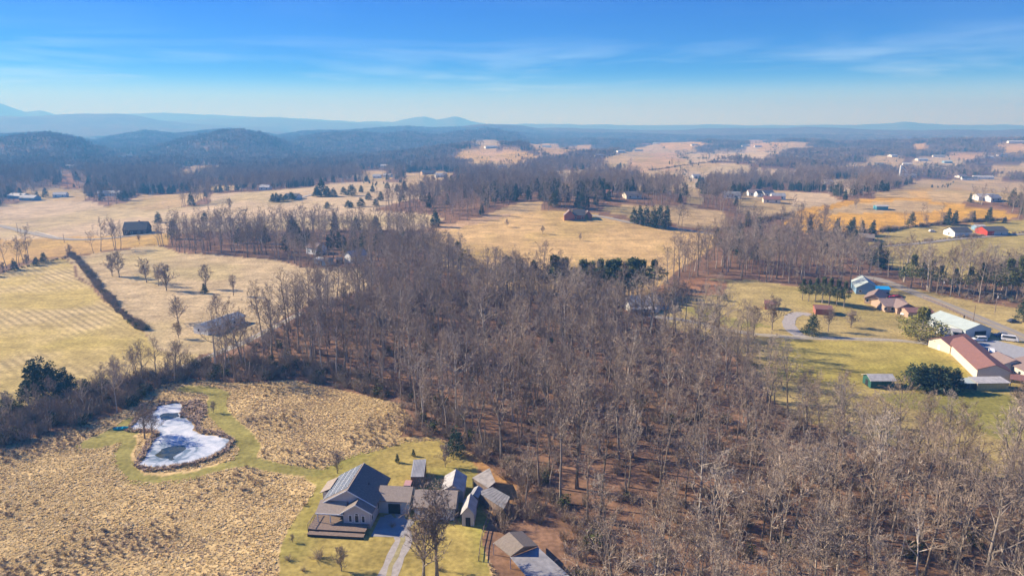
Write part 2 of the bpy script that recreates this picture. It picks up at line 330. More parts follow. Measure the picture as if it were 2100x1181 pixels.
POND_Z = [(285, 915), (345, 870), (395, 770), (440, 690), (500, 625), (540, 580), (480, 545), (380, 535), (235, 540), (205, 515), (270, 470), (290, 415), (380, 365), (490, 325), (488, 285), (600, 265), (740, 250), (785, 290), (765, 350), (740, 412), (800, 415), (870, 450), (912, 500), (885, 550), (960, 590), (1100, 602), (1200, 620), (1295, 655), (1275, 700), (1240, 755), (1100, 828), (1000, 862), (870, 910), (650, 940), (430, 962), (310, 952)]
POND = poly([(230 + a / 5.367, 780 + b / 5.367) for a, b in POND_Z])
HOLE = poly([(230 + a / 5.367, 780 + b / 5.367) for a, b in [(480, 850), (470, 810), (530, 745), (620, 715), (720, 702), (810, 708), (838, 745), (800, 785), (720, 815), (690, 845), (680, 890), (630, 905), (560, 870)]])
def shrink(P, k):
    cx_, cy_ = sum(p[0] for p in P) / len(P), sum(p[1] for p in P) / len(P); return [(cx_ + (p[0] - cx_) * k, cy_ + (p[1] - cy_) * k) for p in P]
HOLE = shrink(HOLE, .85)
HOLE2 = poly([(230 + a / 5.367, 780 + b / 5.367) for a, b in [(490, 440), (500, 370), (600, 345), (760, 345), (770, 380), (735, 418), (640, 438), (560, 450)]])
HOLE2 = shrink(HOLE2, .75)
LAWN_P = next(a[1] for a in AREAS if a[0] == 'lawn'); MEADOW_P = next(a[1] for a in AREAS if a[0] == 'meadow'); HAY_P = next(a[1] for a in AREAS if a[0] == 'hay_field')

def open_mask(x, y):
    m = np.zeros(np.shape(x), bool); x, y = warp(x, y)
    for n, P, c, s in AREAS: m |= inside(P, x, y)
    return m

# ------------------------------------------------------------------ ground sheet
ys_ = np.arange(1420, 300, -3.0)
r1 = CAM_H / np.tan(PITCH + np.arctan((ys_ - 590.5) / F))
rr = np.concatenate([[3, 12, 25, 38, 48, 55], r1[r1 > 58], np.arange(r1[-1] + 70, 6500, 75), np.arange(6600, 10800, 200), [12000, 14000, 17000, 20000, 26000, 34000, 45000]])
an = np.concatenate([np.arange(-50, 50.01, 0.17), np.arange(54, 307, 6.0)]); an = np.radians(an)
RR, AA = np.meshgrid(rr, an, indexing='ij')
GX = RR * np.sin(AA); GY = RR * np.cos(AA)
jit = np.minimum(RR * 0.012, 10)
gx = GX.ravel(); gy = GY.ravel()
GZ = hgt(gx, gy)
GZ = np.where(RR.ravel() > 11000, np.minimum(GZ, 0), GZ)
# uneven tree-clad skin on the far ridges
fr = np.clip((RR.ravel() - 3800) / 800, 0, 1) * np.clip((11000 - RR.ravel()) / 500, 0, 1)
GZ = GZ + fr * (vnoise(gx, gy, 90, 31) * 9 + vnoise(gx, gy, 260, 32) * 14)
wx, wy = warp(gx, gy)
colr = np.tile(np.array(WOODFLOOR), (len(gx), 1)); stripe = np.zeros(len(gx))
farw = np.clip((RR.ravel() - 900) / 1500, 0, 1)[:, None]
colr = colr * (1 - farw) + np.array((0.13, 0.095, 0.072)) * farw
for n, P, c, s in AREAS:
    m = inside(P, wx, wy)
    colr[m] = c; stripe[m] = s
nearm = (RR.ravel() < 330)
for pts, w in PATHS:
    m = nearm & (dist_line(pts, wx, wy) < w)
    colr[m] = LAWN; 
# patches of green, straw and leaf litter that follow the turf itself
pn = vnoise(gx, gy, 14, 8); pm = vnoise(gx, gy, 55, 9); pl = vnoise(gx, gy, 5, 10)
lw = inside(LAWN_P, wx, wy)
mixg = np.clip((pn * 0.6 + pm * 0.4 - 0.42) * 5, 0, 1)[:, None]
colr = np.where(lw[:, None], colr * (1 - mixg) + np.array((0.27, 0.25, 0.06)) * mixg, colr)
opn = open_mask(gx, gy)
g2 = np.clip((pm * 0.7 + pn * 0.3 - 0.52) * 4, 0, 0.65)[:, None]
colr = np.where((opn & ~lw)[:, None], colr * (1 - g2) + colr * np.array((0.86, 0.90, 0.70)) * g2, colr)
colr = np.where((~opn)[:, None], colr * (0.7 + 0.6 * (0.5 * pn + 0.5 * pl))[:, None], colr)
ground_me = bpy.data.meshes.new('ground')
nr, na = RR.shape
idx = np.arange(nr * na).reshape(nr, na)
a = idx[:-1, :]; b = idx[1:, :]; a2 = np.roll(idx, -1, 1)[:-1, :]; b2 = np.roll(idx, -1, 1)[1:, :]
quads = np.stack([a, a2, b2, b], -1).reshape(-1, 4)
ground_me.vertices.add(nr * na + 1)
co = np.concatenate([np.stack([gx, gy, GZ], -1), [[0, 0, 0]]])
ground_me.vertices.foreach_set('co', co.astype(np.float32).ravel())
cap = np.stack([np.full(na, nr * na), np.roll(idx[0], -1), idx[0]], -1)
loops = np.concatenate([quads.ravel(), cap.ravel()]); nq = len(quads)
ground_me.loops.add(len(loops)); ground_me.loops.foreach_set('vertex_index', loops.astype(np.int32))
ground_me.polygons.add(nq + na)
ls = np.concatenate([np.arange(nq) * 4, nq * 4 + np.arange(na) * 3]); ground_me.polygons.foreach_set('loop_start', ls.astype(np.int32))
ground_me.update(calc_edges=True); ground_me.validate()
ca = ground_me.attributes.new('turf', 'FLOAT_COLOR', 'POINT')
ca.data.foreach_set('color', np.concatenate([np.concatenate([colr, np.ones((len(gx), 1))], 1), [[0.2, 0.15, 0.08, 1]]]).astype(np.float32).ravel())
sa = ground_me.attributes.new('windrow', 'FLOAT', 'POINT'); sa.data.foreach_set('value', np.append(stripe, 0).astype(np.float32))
ground_me.polygons.foreach_set('use_smooth', np.ones(len(ground_me.polygons), bool))
m = bpy.data.materials.new('ground_cover'); m.use_nodes = True; t = m.node_tree; L = t.links.new; bs = t.nodes['Principled BSDF']
bs.inputs['Roughness'].default_value = 0.95; bs.inputs['Specular IOR Level'].default_value = 0.05
at = t.nodes.new('ShaderNodeAttribute'); at.attribute_name = 'turf'; st = t.nodes.new('ShaderNodeAttribute'); st.attribute_name = 'windrow'
geo = t.nodes.new('ShaderNodeNewGeometry')
def gnoise(scale, lo, hi, a0=0.3, a1=0.7, det=3, stretch=None):
    n = t.nodes.new('ShaderNodeTexNoise'); n.inputs['Scale'].default_value = scale; n.inputs['Detail'].default_value = det
    if stretch:
        mpn = t.nodes.new('ShaderNodeMapping'); L(geo.outputs['Position'], mpn.inputs[0]); mpn.inputs['Scale'].default_value = stretch[0]; mpn.inputs['Rotation'].default_value = (0, 0, stretch[1]); L(mpn.outputs[0], n.inputs['Vector'])
    else: L(geo.outputs['Position'], n.inputs['Vector'])
    r = t.nodes.new('ShaderNodeMapRange'); L(n.outputs[0], r.inputs[0]); r.inputs[1].default_value = a0; r.inputs[2].default_value = a1; r.inputs[3].default_value = lo; r.inputs[4].default_value = hi
    return r.outputs[0]
def mul(a, b):
    n = t.nodes.new('ShaderNodeMath'); n.operation = 'MULTIPLY'; L(a, n.inputs[0]); L(b, n.inputs[1]); return n.outputs[0]
v = mul(mul(gnoise(0.9, 0.72, 1.28), gnoise(0.11, 0.80, 1.2)), gnoise(0.02, 0.86, 1.14))
v = mul(v, gnoise(0.05, 0.86, 1.12, stretch=((1, 6, 1), R(-20))))
# windrows: raked lines of cut hay
w0, w1 = gp(105, 675), gp(155, 706); ang = math.atan2(w1.y - w0.y, w1.x - w0.x)
mpn = t.nodes.new('ShaderNodeMapping'); L(geo.outputs['Position'], mpn.inputs[0]); mpn.inputs['Rotation'].default_value = (0, 0, -ang)
wv = t.nodes.new('ShaderNodeTexWave'); wv.wave_type = 'BANDS'; wv.bands_direction = 'Y'; wv.inputs['Scale'].default_value = 0.105; wv.inputs['Distortion'].default_value = 5.0; wv.inputs['Detail'].default_value = 2; wv.inputs['Detail Scale'].default_value = 0.16
L(mpn.outputs[0], wv.inputs['Vector'])
wr_ = t.nodes.new('ShaderNodeMapRange'); L(wv.outputs['Fac'], wr_.inputs[0]); wr_.inputs[1].default_value = 0.1; wr_.inputs[2].default_value = 0.8; wr_.inputs[3].default_value = 0.78; wr_.inputs[4].default_value = 1.16
patch = gnoise(0.018, 0, 1, 0.42, 0.56, 2)
sm = t.nodes.new('ShaderNodeMath'); sm.operation = 'MULTIPLY'; L(st.outputs['Fac'], sm.inputs[0]); L(patch, sm.inputs[1])
mx = t.nodes.new('ShaderNodeMix'); mx.data_type = 'FLOAT'; L(sm.outputs[0], mx.inputs[0]); mx.inputs[2].default_value = 1.0; L(wr_.outputs[0], mx.inputs[3])
v = mul(v, mx.outputs[0])
# where the hay was not raked the turf is greener
gi = t.nodes.new('ShaderNodeMath'); gi.operation = 'SUBTRACT'; L(st.outputs['Fac'], gi.inputs[0]); L(sm.outputs[0], gi.inputs[1])
gm = t.nodes.new('ShaderNodeMixRGB'); gm.blend_type = 'MULTIPLY'; L(gi.outputs[0], gm.inputs[0]); L(at.outputs['Color'], gm.inputs[1]); gm.inputs[2].default_value = (0.88, 0.88, 0.62, 1)
vm = t.nodes.new('ShaderNodeVectorMath'); vm.operation = 'SCALE'; L(gm.outputs[0], vm.inputs[0]); L(v, vm.inputs['Scale']); L(vm.outputs[0], bs.inputs['Base Color'])
ground_me.materials.append(m)
g = bpy.data.objects.new('ground', ground_me); COL.objects.link(g); tag(g, kind='structure')

# ------------------------------------------------------------------ roads, drives, pond
def strip(name, pts, width, m, dz, kind='structure', step=3.0, jag=0.0):
    P = [Vector((p[0], p[1])) for p in pts]
    Q = []
    for i in range(len(P) - 1):      # smooth the line through its points
        p0 = P[max(i - 1, 0)]; p1 = P[i]; p2 = P[i + 1]; p3 = P[min(i + 2, len(P) - 1)]
        n = max(2, int((p2 - p1).length / step))
        for k in range(n):
            u = k / n
            Q.append(0.5 * ((2 * p1) + (p2 - p0) * u + (2 * p0 - 5 * p1 + 4 * p2 - p3) * u * u + (3 * p1 - p0 - 3 * p2 + p3) * u ** 3))
    Q.append(P[-1])
    b = MB(); NC = 4
    for i, q in enumerate(Q):
        d = (Q[min(i + 1, len(Q) - 1)] - Q[max(i - 1, 0)]).normalized(); nrm_ = Vector((-d.y, d.x))
        for c in range(NC + 1):
            o = (c / NC - 0.5) * width
            if c in (0, NC) and jag: o += rnd.uniform(-jag, jag)
            p = q + nrm_ * o
            rr_ = p.length
            b.v.append((p.x, p.y, float(hgt(p.x, p.y)) + dz + max(0, (rr_ - 230)) * 0.0008))
    for i in range(len(Q) - 1):
        for c in range(NC):
            a = i * (NC + 1) + c
            b.f.append((a + 1, a, a + NC + 1, a + NC + 2))
    o = b.build(name, m); tag(o, kind=kind)
    return o, Q
M_ASPH = mat('worn_asphalt', (0.30, 0.265, 0.215), 0.9, 0.10, 0.4)
M_GRAVEL = mat('gravel', (0.38, 0.34, 0.30), 0.95, 0.20, 1.2)
M_YEL = mat('yellow_paint', (0.62, 0.42, 0.06), 0.7, 0.15, 1)
M_VERGE = mat('drive_grass', (0.33, 0.28, 0.13), .95, .3, .8)
M_CONC = mat('concrete', (0.42, 0.41, 0.39), 0.9, 0.10, 0.5)
ROAD = [gp(*p) for p in [(1760, 566), (1800, 573), (1832, 584), (1868, 598), (1920, 618), (1990, 646), (2050, 671), (2120, 702), (2260, 760)]]
o, RQ = strip('road', ROAD, 7.0, M_ASPH, 0.03)
for s in (-0.22, 0.22):
    b = []
    for i, q in enumerate(RQ):
        d = (RQ[min(i + 1, len(RQ) - 1)] - RQ[max(i - 1, 0)]).normalized(); b.append((q.x - d.y * s, q.y + d.x * s))
    strip('road_centre_line', b[4:], 0.16, M_YEL, 0.036)
for pts, w, mm in [
  ([(806, 1052), (822, 1080), (828, 1108), (812, 1140), (795, 1181), (780, 1230), (765, 1320)], 3.6, M_GRAVEL),
  ([(1330, 648), (1400, 656), (1470, 671), (1540, 684), (1620, 691), (1700, 694), (1800, 696), (1890, 703), (1945, 712), (1990, 712)], 3.2, M_GRAVEL),
  ([(1650, 692), (1628, 680), (1618, 665), (1622, 650), (1640, 643), (1662, 646)], 5.0, M_GRAVEL),
  ([(330, 768), (400, 744), (450, 722), (500, 702), (560, 672), (620, 640)], 3.4, M_GRAVEL),
  ([(1205, 441), (1240, 446), (1290, 456), (1370, 467), (1475, 482)], 4.0, M_GRAVEL),
  ([(1690, 510), (1760, 508), (1870, 501), (1960, 491), (2050, 484), (2200, 474)], 4.5, M_ASPH),
  ([(-120, 438), (0, 464), (60, 478), (125, 490), (200, 491), (290, 482), (330, 478)], 6.0, M_ASPH),
  ([(1560, 410), (1500, 406)], 4.0, M_GRAVEL),
  ([(600, 410), (625, 404), (640, 400)], 5.0, M_GRAVEL)]:
    if mm is M_GRAVEL and w < 4.5: strip('verge_grass', [gp(*p) for p in pts], .75, M_VERGE, 0.028, jag=.3)
    strip('driveway' if w < 5.5 else 'road', [gp(*p) for p in pts], w, mm, 0.02, jag=0.3 if mm is M_GRAVEL else 0)
def sheet(name, P, m, z, kind='structure'):
    b = MB(); pts = [(p[0], p[1], z) for p in P]
    import mathutils
    tri = mathutils.geometry.tessellate_polygon([[Vector(p) for p in pts]])
    b.v = pts
    for f in tri:
        p0, p1, p2 = (Vector(pts[i]) for i in f)
        b.f.append(tuple(f) if (p1 - p0).cross(p2 - p0).z > 0 else tuple(reversed(f)))
    o = b.build(name, m); tag(o, kind=kind); return o
def rough_poly(P, amp, step=0.7, seed=3):
    out_ = []
    for i in range(len(P)):
        a = Vector(P[i]); b = Vector(P[(i + 1) % len(P)]); n = max(1, int((b - a).length / step))
        for k in range(n):
            p = a.lerp(b, k / n); out_.append((p.x + (float(vnoise(p.x, p.y, 1.6, seed)) - .5) * amp, p.y + (float(vnoise(p.x, p.y, 1.6, seed + 1)) - .5) * amp))
    return out_
mi = bpy.data.materials.new('pond_ice'); mi.use_nodes = True; t = mi.node_tree; L = t.links.new; bs = t.nodes['Principled BSDF']
geo = t.nodes.new('ShaderNodeNewGeometry')
n1 = t.nodes.new('ShaderNodeTexNoise'); n1.inputs['Scale'].default_value = 0.28; n1.inputs['Detail'].default_value = 6; n1.inputs['Distortion'].default_value = 1.2; L(geo.outputs['Position'], n1.inputs['Vector'])
c1 = t.nodes.new('ShaderNodeValToRGB'); e = c1.color_ramp.elements; e[0].position = 0.28; e[0].color = (0.14, 0.20, 0.26, 1); e[1].position = 0.62; e[1].color = (0.66, 0.67, 0.67, 1)
x_ = e.new(0.42); x_.color = (0.42, 0.47, 0.52, 1)
hc = sum((Vector((p[0], p[1], .05)) for p in HOLE), Vector()) / len(HOLE)
vd = t.nodes.new('ShaderNodeVectorMath'); vd.operation = 'DISTANCE'; L(geo.outputs['Position'], vd.inputs[0]); vd.inputs[1].default_value = hc
mr9 = t.nodes.new('ShaderNodeMapRange'); L(vd.outputs['Value'], mr9.inputs[0]); mr9.inputs[1].default_value = 3.0; mr9.inputs[2].default_value = 8.5; mr9.inputs[3].default_value = -.20; mr9.inputs[4].default_value = 0.0
ad9 = t.nodes.new('ShaderNodeMath'); ad9.operation = 'ADD'; L(n1.outputs[0], ad9.inputs[0]); L(mr9.outputs[0], ad9.inputs[1])
L(ad9.outputs[0], c1.inputs[0]); L(c1.outputs[0], bs.inputs['Base Color']); bs.inputs['Roughness'].default_value = 0.55
sheet('pond_ice', rough_poly(POND, 1.0), mi, 0.05)
mw = bpy.data.materials.new('pond_water'); mw.use_nodes = True; t = mw.node_tree; L = t.links.new; bs = t.nodes['Principled BSDF']; bs.inputs['Roughness'].default_value = 0.12
geo = t.nodes.new('ShaderNodeNewGeometry'); n1 = t.nodes.new('ShaderNodeTexNoise'); n1.inputs['Scale'].default_value = 0.5; n1.inputs['Detail'].default_value = 4; L(geo.outputs['Position'], n1.inputs['Vector'])
c1 = t.nodes.new('ShaderNodeValToRGB'); e = c1.color_ramp.elements; e[0].position = 0.35; e[0].color = (0.02, 0.035, 0.045, 1); e[1].position = 0.7; e[1].color = (0.10, 0.10, 0.05, 1); L(n1.outputs[0], c1.inputs[0]); L(c1.outputs[0], bs.inputs['Base Color'])
sheet('pond_water', rough_poly(HOLE, 1.2, seed=8), mw, 0.058); sheet('pond_water', rough_poly(HOLE2, 1.2, seed=12), mw, 0.058)
# concrete apron beside the house
sheet('patio', [(-28.2, 121.0), (-21.6, 120.6), (-20.0, 127.0), (-27.6, 128.0)], mat('old_concrete', (0.30, 0.29, 0.28), .9, .15, .6), 0.03)
sheet('parking_apron', [tuple(gp(*p)[:2]) for p in [(1985, 704), (2040, 697), (2110, 715), (2190, 770), (2120, 775), (2050, 735), (2000, 722)]], mat('grey_gravel', (0.34, 0.34, 0.34), 0.95, 0.15, 1.0), 0.016)

# ------------------------------------------------------------------ plants: one mesh per kind and variant
def jitter_dir(d, a, r):
    v = Vector((r.gauss(0, 1), r.gauss(0, 1), r.gauss(0, 1)))
    v = (v - d * v.dot(d))
    return (d + v.normalized() * math.tan(a)).normalized() if v.length > 1e-6 else d
def bare_tree(seed, H=20.0, base=0.45, spread=1.0, limbs=13, sub=5, twigs=5, fine=3, r0=0.24, tw=0.035, fork=False, lean=0.0):
    """returns trunk builder, crown builder: a leafless broadleaf tree"""
    r = random.Random(seed); T = MB(); C = MB()
    pts = [Vector((0, 0, -0.4))]; rad = [r0 * 1.35]; d = Vector((r.uniform(-.05, .05) + lean, r.uniform(-.05, .05), 1)).normalized()
    n = 9
    for i in range(n):
        d = jitter_dir(d, R(3.5), r); d = (d + Vector((0, 0, .08))).normalized()
        pts.append(pts[-1] + d * (H * 0.92 / n)); rad.append(r0 * (1 - (i + 1) / n * 0.9))
    T.tube(pts, rad, 6)
    def twig(p, d, l):
        w = d.cross(Vector((r.gauss(0, 1), r.gauss(0, 1), r.gauss(0, 1)))).normalized() * tw
        k = len(C.v); m = p + d * l * .55; e = p + jitter_dir(d, R(18), r) * l
        C.v += [tuple(p - w), tuple(p + w), tuple(m + w * .7), tuple(e), tuple(m - w * .7)]; C.f.append((k, k + 1, k + 2, k + 3, k + 4))
    def branch(p, d, l, rad0, lev):
        m = 3 if lev < 3 else 2
        ps = [p]; rs = [rad0]
        for i in range(m):
            d = jitter_dir(d, R(11 if lev == 1 else 15), r); d = (d + Vector((0, 0, .16 if lev == 1 else .10))).normalized()
            ps.append(ps[-1] + d * l / m); rs.append(max(rad0 * (1 - (i + 1) / m * .8), tw * .5))
        (T if lev == 1 else C).tube(ps, rs, 4 if lev == 1 else 3)
        if lev == 1: cnt, nl = sub, l * .48
        elif lev == 2: cnt, nl = twigs, l * .50
        else: cnt, nl = fine, l * .7
        for c in range(cnt):
            t_ = r.uniform(.25, 1.0) if c else 1.0
            q = ps[0].lerp(ps[-1], t_) if m < 3 else None
            if q is None:
                f_ = t_ * m; i = min(int(f_), m - 1); q = ps[i].lerp(ps[i + 1], f_ - i)
            dd = jitter_dir(d, R(r.uniform(22, 52)), r)
            if lev < 3: branch(q, dd, nl * r.uniform(.65, 1.2), max(rad0 * .45, tw * .8), lev + 1)
            else: twig(q, dd, nl * r.uniform(.7, 1.3))
    for i in range(limbs):
        t_ = base + (1 - base) * (i + r.uniform(0, .9)) / limbs
        f_ = min(t_, .995) * n; k = int(f_); q = pts[k].lerp(pts[k + 1], f_ - k)
        az = i * 2.4 + r.uniform(-.5, .5); el = R(28 + 42 * (t_ - base) / (1 - base) + r.uniform(-12, 12))
        if fork: el = R(48 + r.uniform(-10, 18))
        dd = Vector((math.cos(az) * math.cos(el), math.sin(az) * math.cos(el), math.sin(el)))
        l = H * (.30 * spread) * (1.12 - .55 * (t_ - base) / (1 - base)) * r.uniform(.7, 1.15)
        branch(q, dd, l, r0 * (1 - t_ * .9) * .62 + .015, 1)
    return T, C
def brush(seed, H=3.0, n=26, tw=0.03, sub=6, wid=0.8):
    r = random.Random(seed); C = MB()
    for i in range(n):
        a = r.uniform(0, 6.283); rr_ = r.uniform(0, .5) * wid * H * .5
        p = Vector((math.cos(a) * rr_, math.sin(a) * rr_, -.1)); d = Vector((math.cos(a) * r.uniform(.1, .8) * wid, math.sin(a) * r.uniform(.1, .8) * wid, 1)).normalized()
        l = H * r.uniform(.6, 1.05); ps = [p]; 
        for k in range(3):
            d = jitter_dir(d, R(14), r); ps.append(ps[-1] + d * l / 3)
        C.tube(ps, [tw * 1.1, tw * .9, tw * .7, tw * .3], 3)
        for k in range(sub):
            f_ = r.uniform(.8, 2.99); j = int(f_); q = ps[j].lerp(ps[j + 1], f_ - j); dd = jitter_dir(d, R(r.uniform(25, 60)), r)
            w = dd.cross(Vector((r.gauss(0, 1), r.gauss(0, 1), .2))).normalized() * tw * .8; b = len(C.v); ll = H * r.uniform(.14, .34)
            C.v += [tuple(q - w), tuple(q + w), tuple(q + dd * ll)]; C.f.append((b, b + 1, b + 2))
    return C
def leaf_cloud(C, c, rad, n, size, r, flat=0.8, out=None):
    for i in range(n):
        v = Vector((r.gauss(0, 1), r.gauss(0, 1), r.gauss(0, 1) * flat)).normalized() * rad * (r.random() ** .4)
        p = c + v; d = Vector((r.gauss(0, 1), r.gauss(0, 1), r.gauss(0, 1))) * .7 + v.normalized() + (out or Vector((0, 0, 0)))
        d.normalize(); w = d.cross(Vector((r.gauss(0, 1), r.gauss(0, 1), r.gauss(0, 1)))).normalized(); s = size * r.uniform(.6, 1.4); k = len(C.v)
        C.v += [tuple(p - w * s * .5), tuple(p + d * s * .6 - w * s * .1), tuple(p + d * s), tuple(p + w * s * .5)]; C.f.append((k, k + 1, k + 2, k + 3))
def conifer(seed, H=8.0, W=4.2, tufts=110, per=16, size=0.32, base=0.06, power=0.8):
    r = random.Random(seed); T = MB(); C = MB()
    T.tube([(0, 0, -.3), (0, 0, H * .5), (0, 0, H * .95)], [.13 * H / 8, .09 * H / 8, .02], 6)
    for i in range(tufts):
        h = base + (1 - base) * (1 - math.sqrt(r.random())) ** .9 if r.random() < .8 else r.uniform(base, 1)
        a = r.uniform(0, 6.283); rad = (W * .5 * (1 - h) ** power * (1 if h > .15 else .75 + h * 1.6) + .1) * (1 + .22 * math.sin(a * 2 + seed) * math.sin(h * 7 + seed))
        q = r.uniform(.5, 1.16)
        c = Vector((math.cos(a) * rad * q, math.sin(a) * rad * q, h * H * .97))
        leaf_cloud(C, c, .26 * W * .5 + .12, per, size, r, out=Vector((math.cos(a) * .5, math.sin(a) * .5, .7)))
        if i % 6 == 0: T.tube([(0, 0, c.z * .92), tuple(c * .97)], [.035, .012], 3)
    return T, C
def pine(seed, H=13.0, W=7.0, tufts=85, per=20, size=0.42, base=0.35):
    r = random.Random(seed); T = MB(); C = MB()
    T.tube([(0, 0, -.3), (r.uniform(-.3, .3), 0, H * .5), (0, r.uniform(-.3, .3), H * .93)], [.26, .18, .04], 6)
    for i in range(tufts):
        h = r.uniform(base, 1.0); u = (h - base) / (1 - base)
        rad = W * .5 * math.sin(min(1, u * 1.15 + .18) * math.pi) ** .75 * r.uniform(.35, 1.05)
        a = r.uniform(0, 6.283); c = Vector((math.cos(a) * rad, math.sin(a) * rad, h * H * .96))
        leaf_cloud(C, c, W * .12, per, size, r, .6, Vector((math.cos(a) * .4, math.sin(a) * .4, .5)))
        if i % 2 == 0: T.tube([(0, 0, c.z - rad * .25), tuple(c)], [.06, .015], 3)
    return T, C
def joined(name, T, C, mt, mc):
    n = len(T.v); me = bpy.data.meshes.new(name); me.from_pydata(T.v + C.v, [], T.f + [tuple(i + n for i in f) for f in C.f])
    me.materials.append(mt); me.materials.append(mc); mi_ = np.zeros(len(T.f) + len(C.f), np.int32); mi_[len(T.f):] = 1
    me.polygons.foreach_set('material_index', mi_); me.update(); return me
def kind_set(builds, mt, mc, name):
    return [(T.mesh(name + '_trunk', mt), C.mesh(name + '_crown', mc), joined(name, T, C, mt, mc)) for T, C in builds]
FOREST = kind_set([bare_tree(10 + i, H=h, base=bb, spread=sp, limbs=lm, sub=5, twigs=5, fine=4, r0=rr0, tw=.026) for i, (h, bb, sp, lm, rr0) in enumerate([(21, .5, .75, 12, .30), (23, .42, .9, 14, .38), (18, .55, .65, 11, .24), (22, .36, 1.05, 15, .42), (16, .40, .85, 12, .22), (20, .62, .7, 10, .28), (14, .3, 1.0, 12, .20), (24, .55, .7, 12, .34)])], M_TRUNK, M_TWIG, 'forest_tree')
OPENT = kind_set([bare_tree(40 + i, H=h, base=bb, spread=sp, limbs=lm, sub=6, twigs=5, fine=4, r0=rr0, tw=.04, fork=True) for i, (h, bb, sp, lm, rr0) in enumerate([(14, .20, 1.25, 22, .30), (12, .22, 1.15, 20, .25), (16, .28, 1.0, 20, .3), (9, .15, 1.35, 20, .2)])], M_TRUNK, M_FTWIG, 'field_tree')
MIDT = kind_set([bare_tree(60 + i, H=18, base=.4, spread=.95, limbs=11, sub=4, twigs=3, fine=3, r0=.24, tw=.055) for i in range(4)], M_TRUNK, M_MTWIG, 'mid_tree')
CEDAR = kind_set([conifer(80 + i, 8, w) for i, w in enumerate((4.2, 5.2, 3.4))], M_TRUNK, M_CEDAR, 'cedar')
PINE = kind_set([pine(90 + i, 13, w) for i, w in enumerate((7.0, 8.0, 6.0))], M_TRUNK, M_PINE, 'pine')
ROUNDPINE = kind_set([pine(95, 13, 11.0, 230, 20, .45, .14)], M_TRUNK, mat2('yellow_pine_needles', [(0.20, 0.20, 0.055), (0.24, 0.225, 0.06)], scale=.5), 'round_pine')
IVY = []
for i in range(2):
    C_ = MB(); r_9 = random.Random(300 + i)
    for q in range(34): leaf_cloud(C_, Vector((r_9.uniform(-1, 1), r_9.uniform(-1, 1), r_9.uniform(.1, 2.2))), .5, 10, .3, r_9)
    IVY.append(C_.mesh('green_bush', M_IVY))
BRUSH = [brush(100 + i, 3.0, 38, .036, 9).mesh('brush', M_BRUSH) for i in range(4)]
REDBRUSH = BRUSH
# tussocks of dry grass and reeds
def tussock(seed, h=.5, n=30, spread=1.15, w=.13):
    r = random.Random(seed); C = MB(); lean = r.uniform(0, 6.28)
    for i in range(n):
        a = r.uniform(0, 6.283); q = r.uniform(0, .22); p = Vector((math.cos(a) * q, math.sin(a) * q, -.05))
        d = Vector((math.cos(a) * spread * r.uniform(.3, 1.2) + .25 * math.cos(lean), math.sin(a) * spread * r.uniform(.3, 1.2) + .25 * math.sin(lean), 1)).normalized()
        s = Vector((-math.sin(a), math.cos(a), 0)) * w * r.uniform(.7, 1.3); l = h * r.uniform(.6, 1.15); k = len(C.v); m_ = p + d * l * .55; e_ = p + d * l * .8 + Vector((math.cos(a), math.sin(a), -.15)) * l * .35
        C.v += [tuple(p - s), tuple(p + s), tuple(m_ + s), tuple(m_ - s), tuple(e_)]; C.f += [(k, k + 1, k + 2, k + 3), (k + 3, k + 2, k + 4)]
    return C
TUSS = [tussock(120 + i).mesh('tussock', M_GRASS) for i in range(4)]
TUSS += [tussock(126 + i, .42, 26).mesh('dull_tussock', M_GRASS2) for i in range(3)]
REED = [tussock(130 + i, .95, 26, .40, .06).mesh('reed_clump', M_REED) for i in range(3)]
# far clumps: a patch of wood 26 m across
def far_patch(seed, n=11, size=26.0, conif=0.12, tri=46):
    r = random.Random(seed); T = MB(); C = MB(); G = MB()
    for i in range(n):
        x, y = r.uniform(-.5, .5) * size, r.uniform(-.5, .5) * size; H = r.uniform(9, 16)
        if r.random() < conif:
            H *= .75
            for k in range(60):
                h = r.random(); rad = (1 - h) * 2.6 * r.uniform(.6, 1.1) + .2; a = r.uniform(0, 6.28); p = Vector((x + math.cos(a) * rad, y + math.sin(a) * rad, h * H))
                b = len(G.v); G.v += [tuple(p + Vector((r.uniform(-1, 1), r.uniform(-1, 1), r.uniform(-1, 1.2))) * .95) for _ in range(3)]; G.f.append((b, b + 1, b + 2))
            continue
        T.tube([(x, y, -3), (x, y, H * .7)], [.28, .1], 3)
        for k in range(tri):
            a = r.uniform(0, 6.28); el = math.asin(r.uniform(-.2, 1)); q = r.uniform(.3, 1.0)
            c = Vector((x, y, H * .52)); dv = Vector((math.cos(a) * math.cos(el) * H * .26, math.sin(a) * math.cos(el) * H * .26, math.sin(el) * H * .46))
            p = c + dv * q * .55; e_ = c + dv * q * 1.05 + Vector((r.uniform(-1, 1), r.uniform(-1, 1), r.uniform(-1, 1))) * .7; w = Vector((r.uniform(-1, 1), r.uniform(-1, 1), r.uniform(-1, 1))).normalized() * .17
            b = len(C.v); C.v += [tuple(p - w), tuple(p + w), tuple(e_ + w), tuple(e_ - w)]; C.f.append((b, b + 1, b + 2, b + 3))
    me = bpy.data.meshes.new('wood_patch'); n1 = len(T.v); n2 = n1 + len(C.v)
    me.from_pydata(T.v + C.v + G.v, [], T.f + [tuple(i + n1 for i in f) for f in C.f] + [tuple(i + n2 for i in f) for f in G.f])
    for q in (M_FARW, M_FARW, M_CEDAR): me.materials.append(q)
    mi_ = np.zeros(len(me.polygons), np.int32); mi_[len(T.f):] = 1; mi_[len(T.f) + len(C.f):] = 2; me.polygons.foreach_set('material_index', mi_); me.update()
    return me
PATCH = [far_patch(200 + i, conif=c) for i, c in enumerate((.08, .15, .2, .65, .12, .04))]

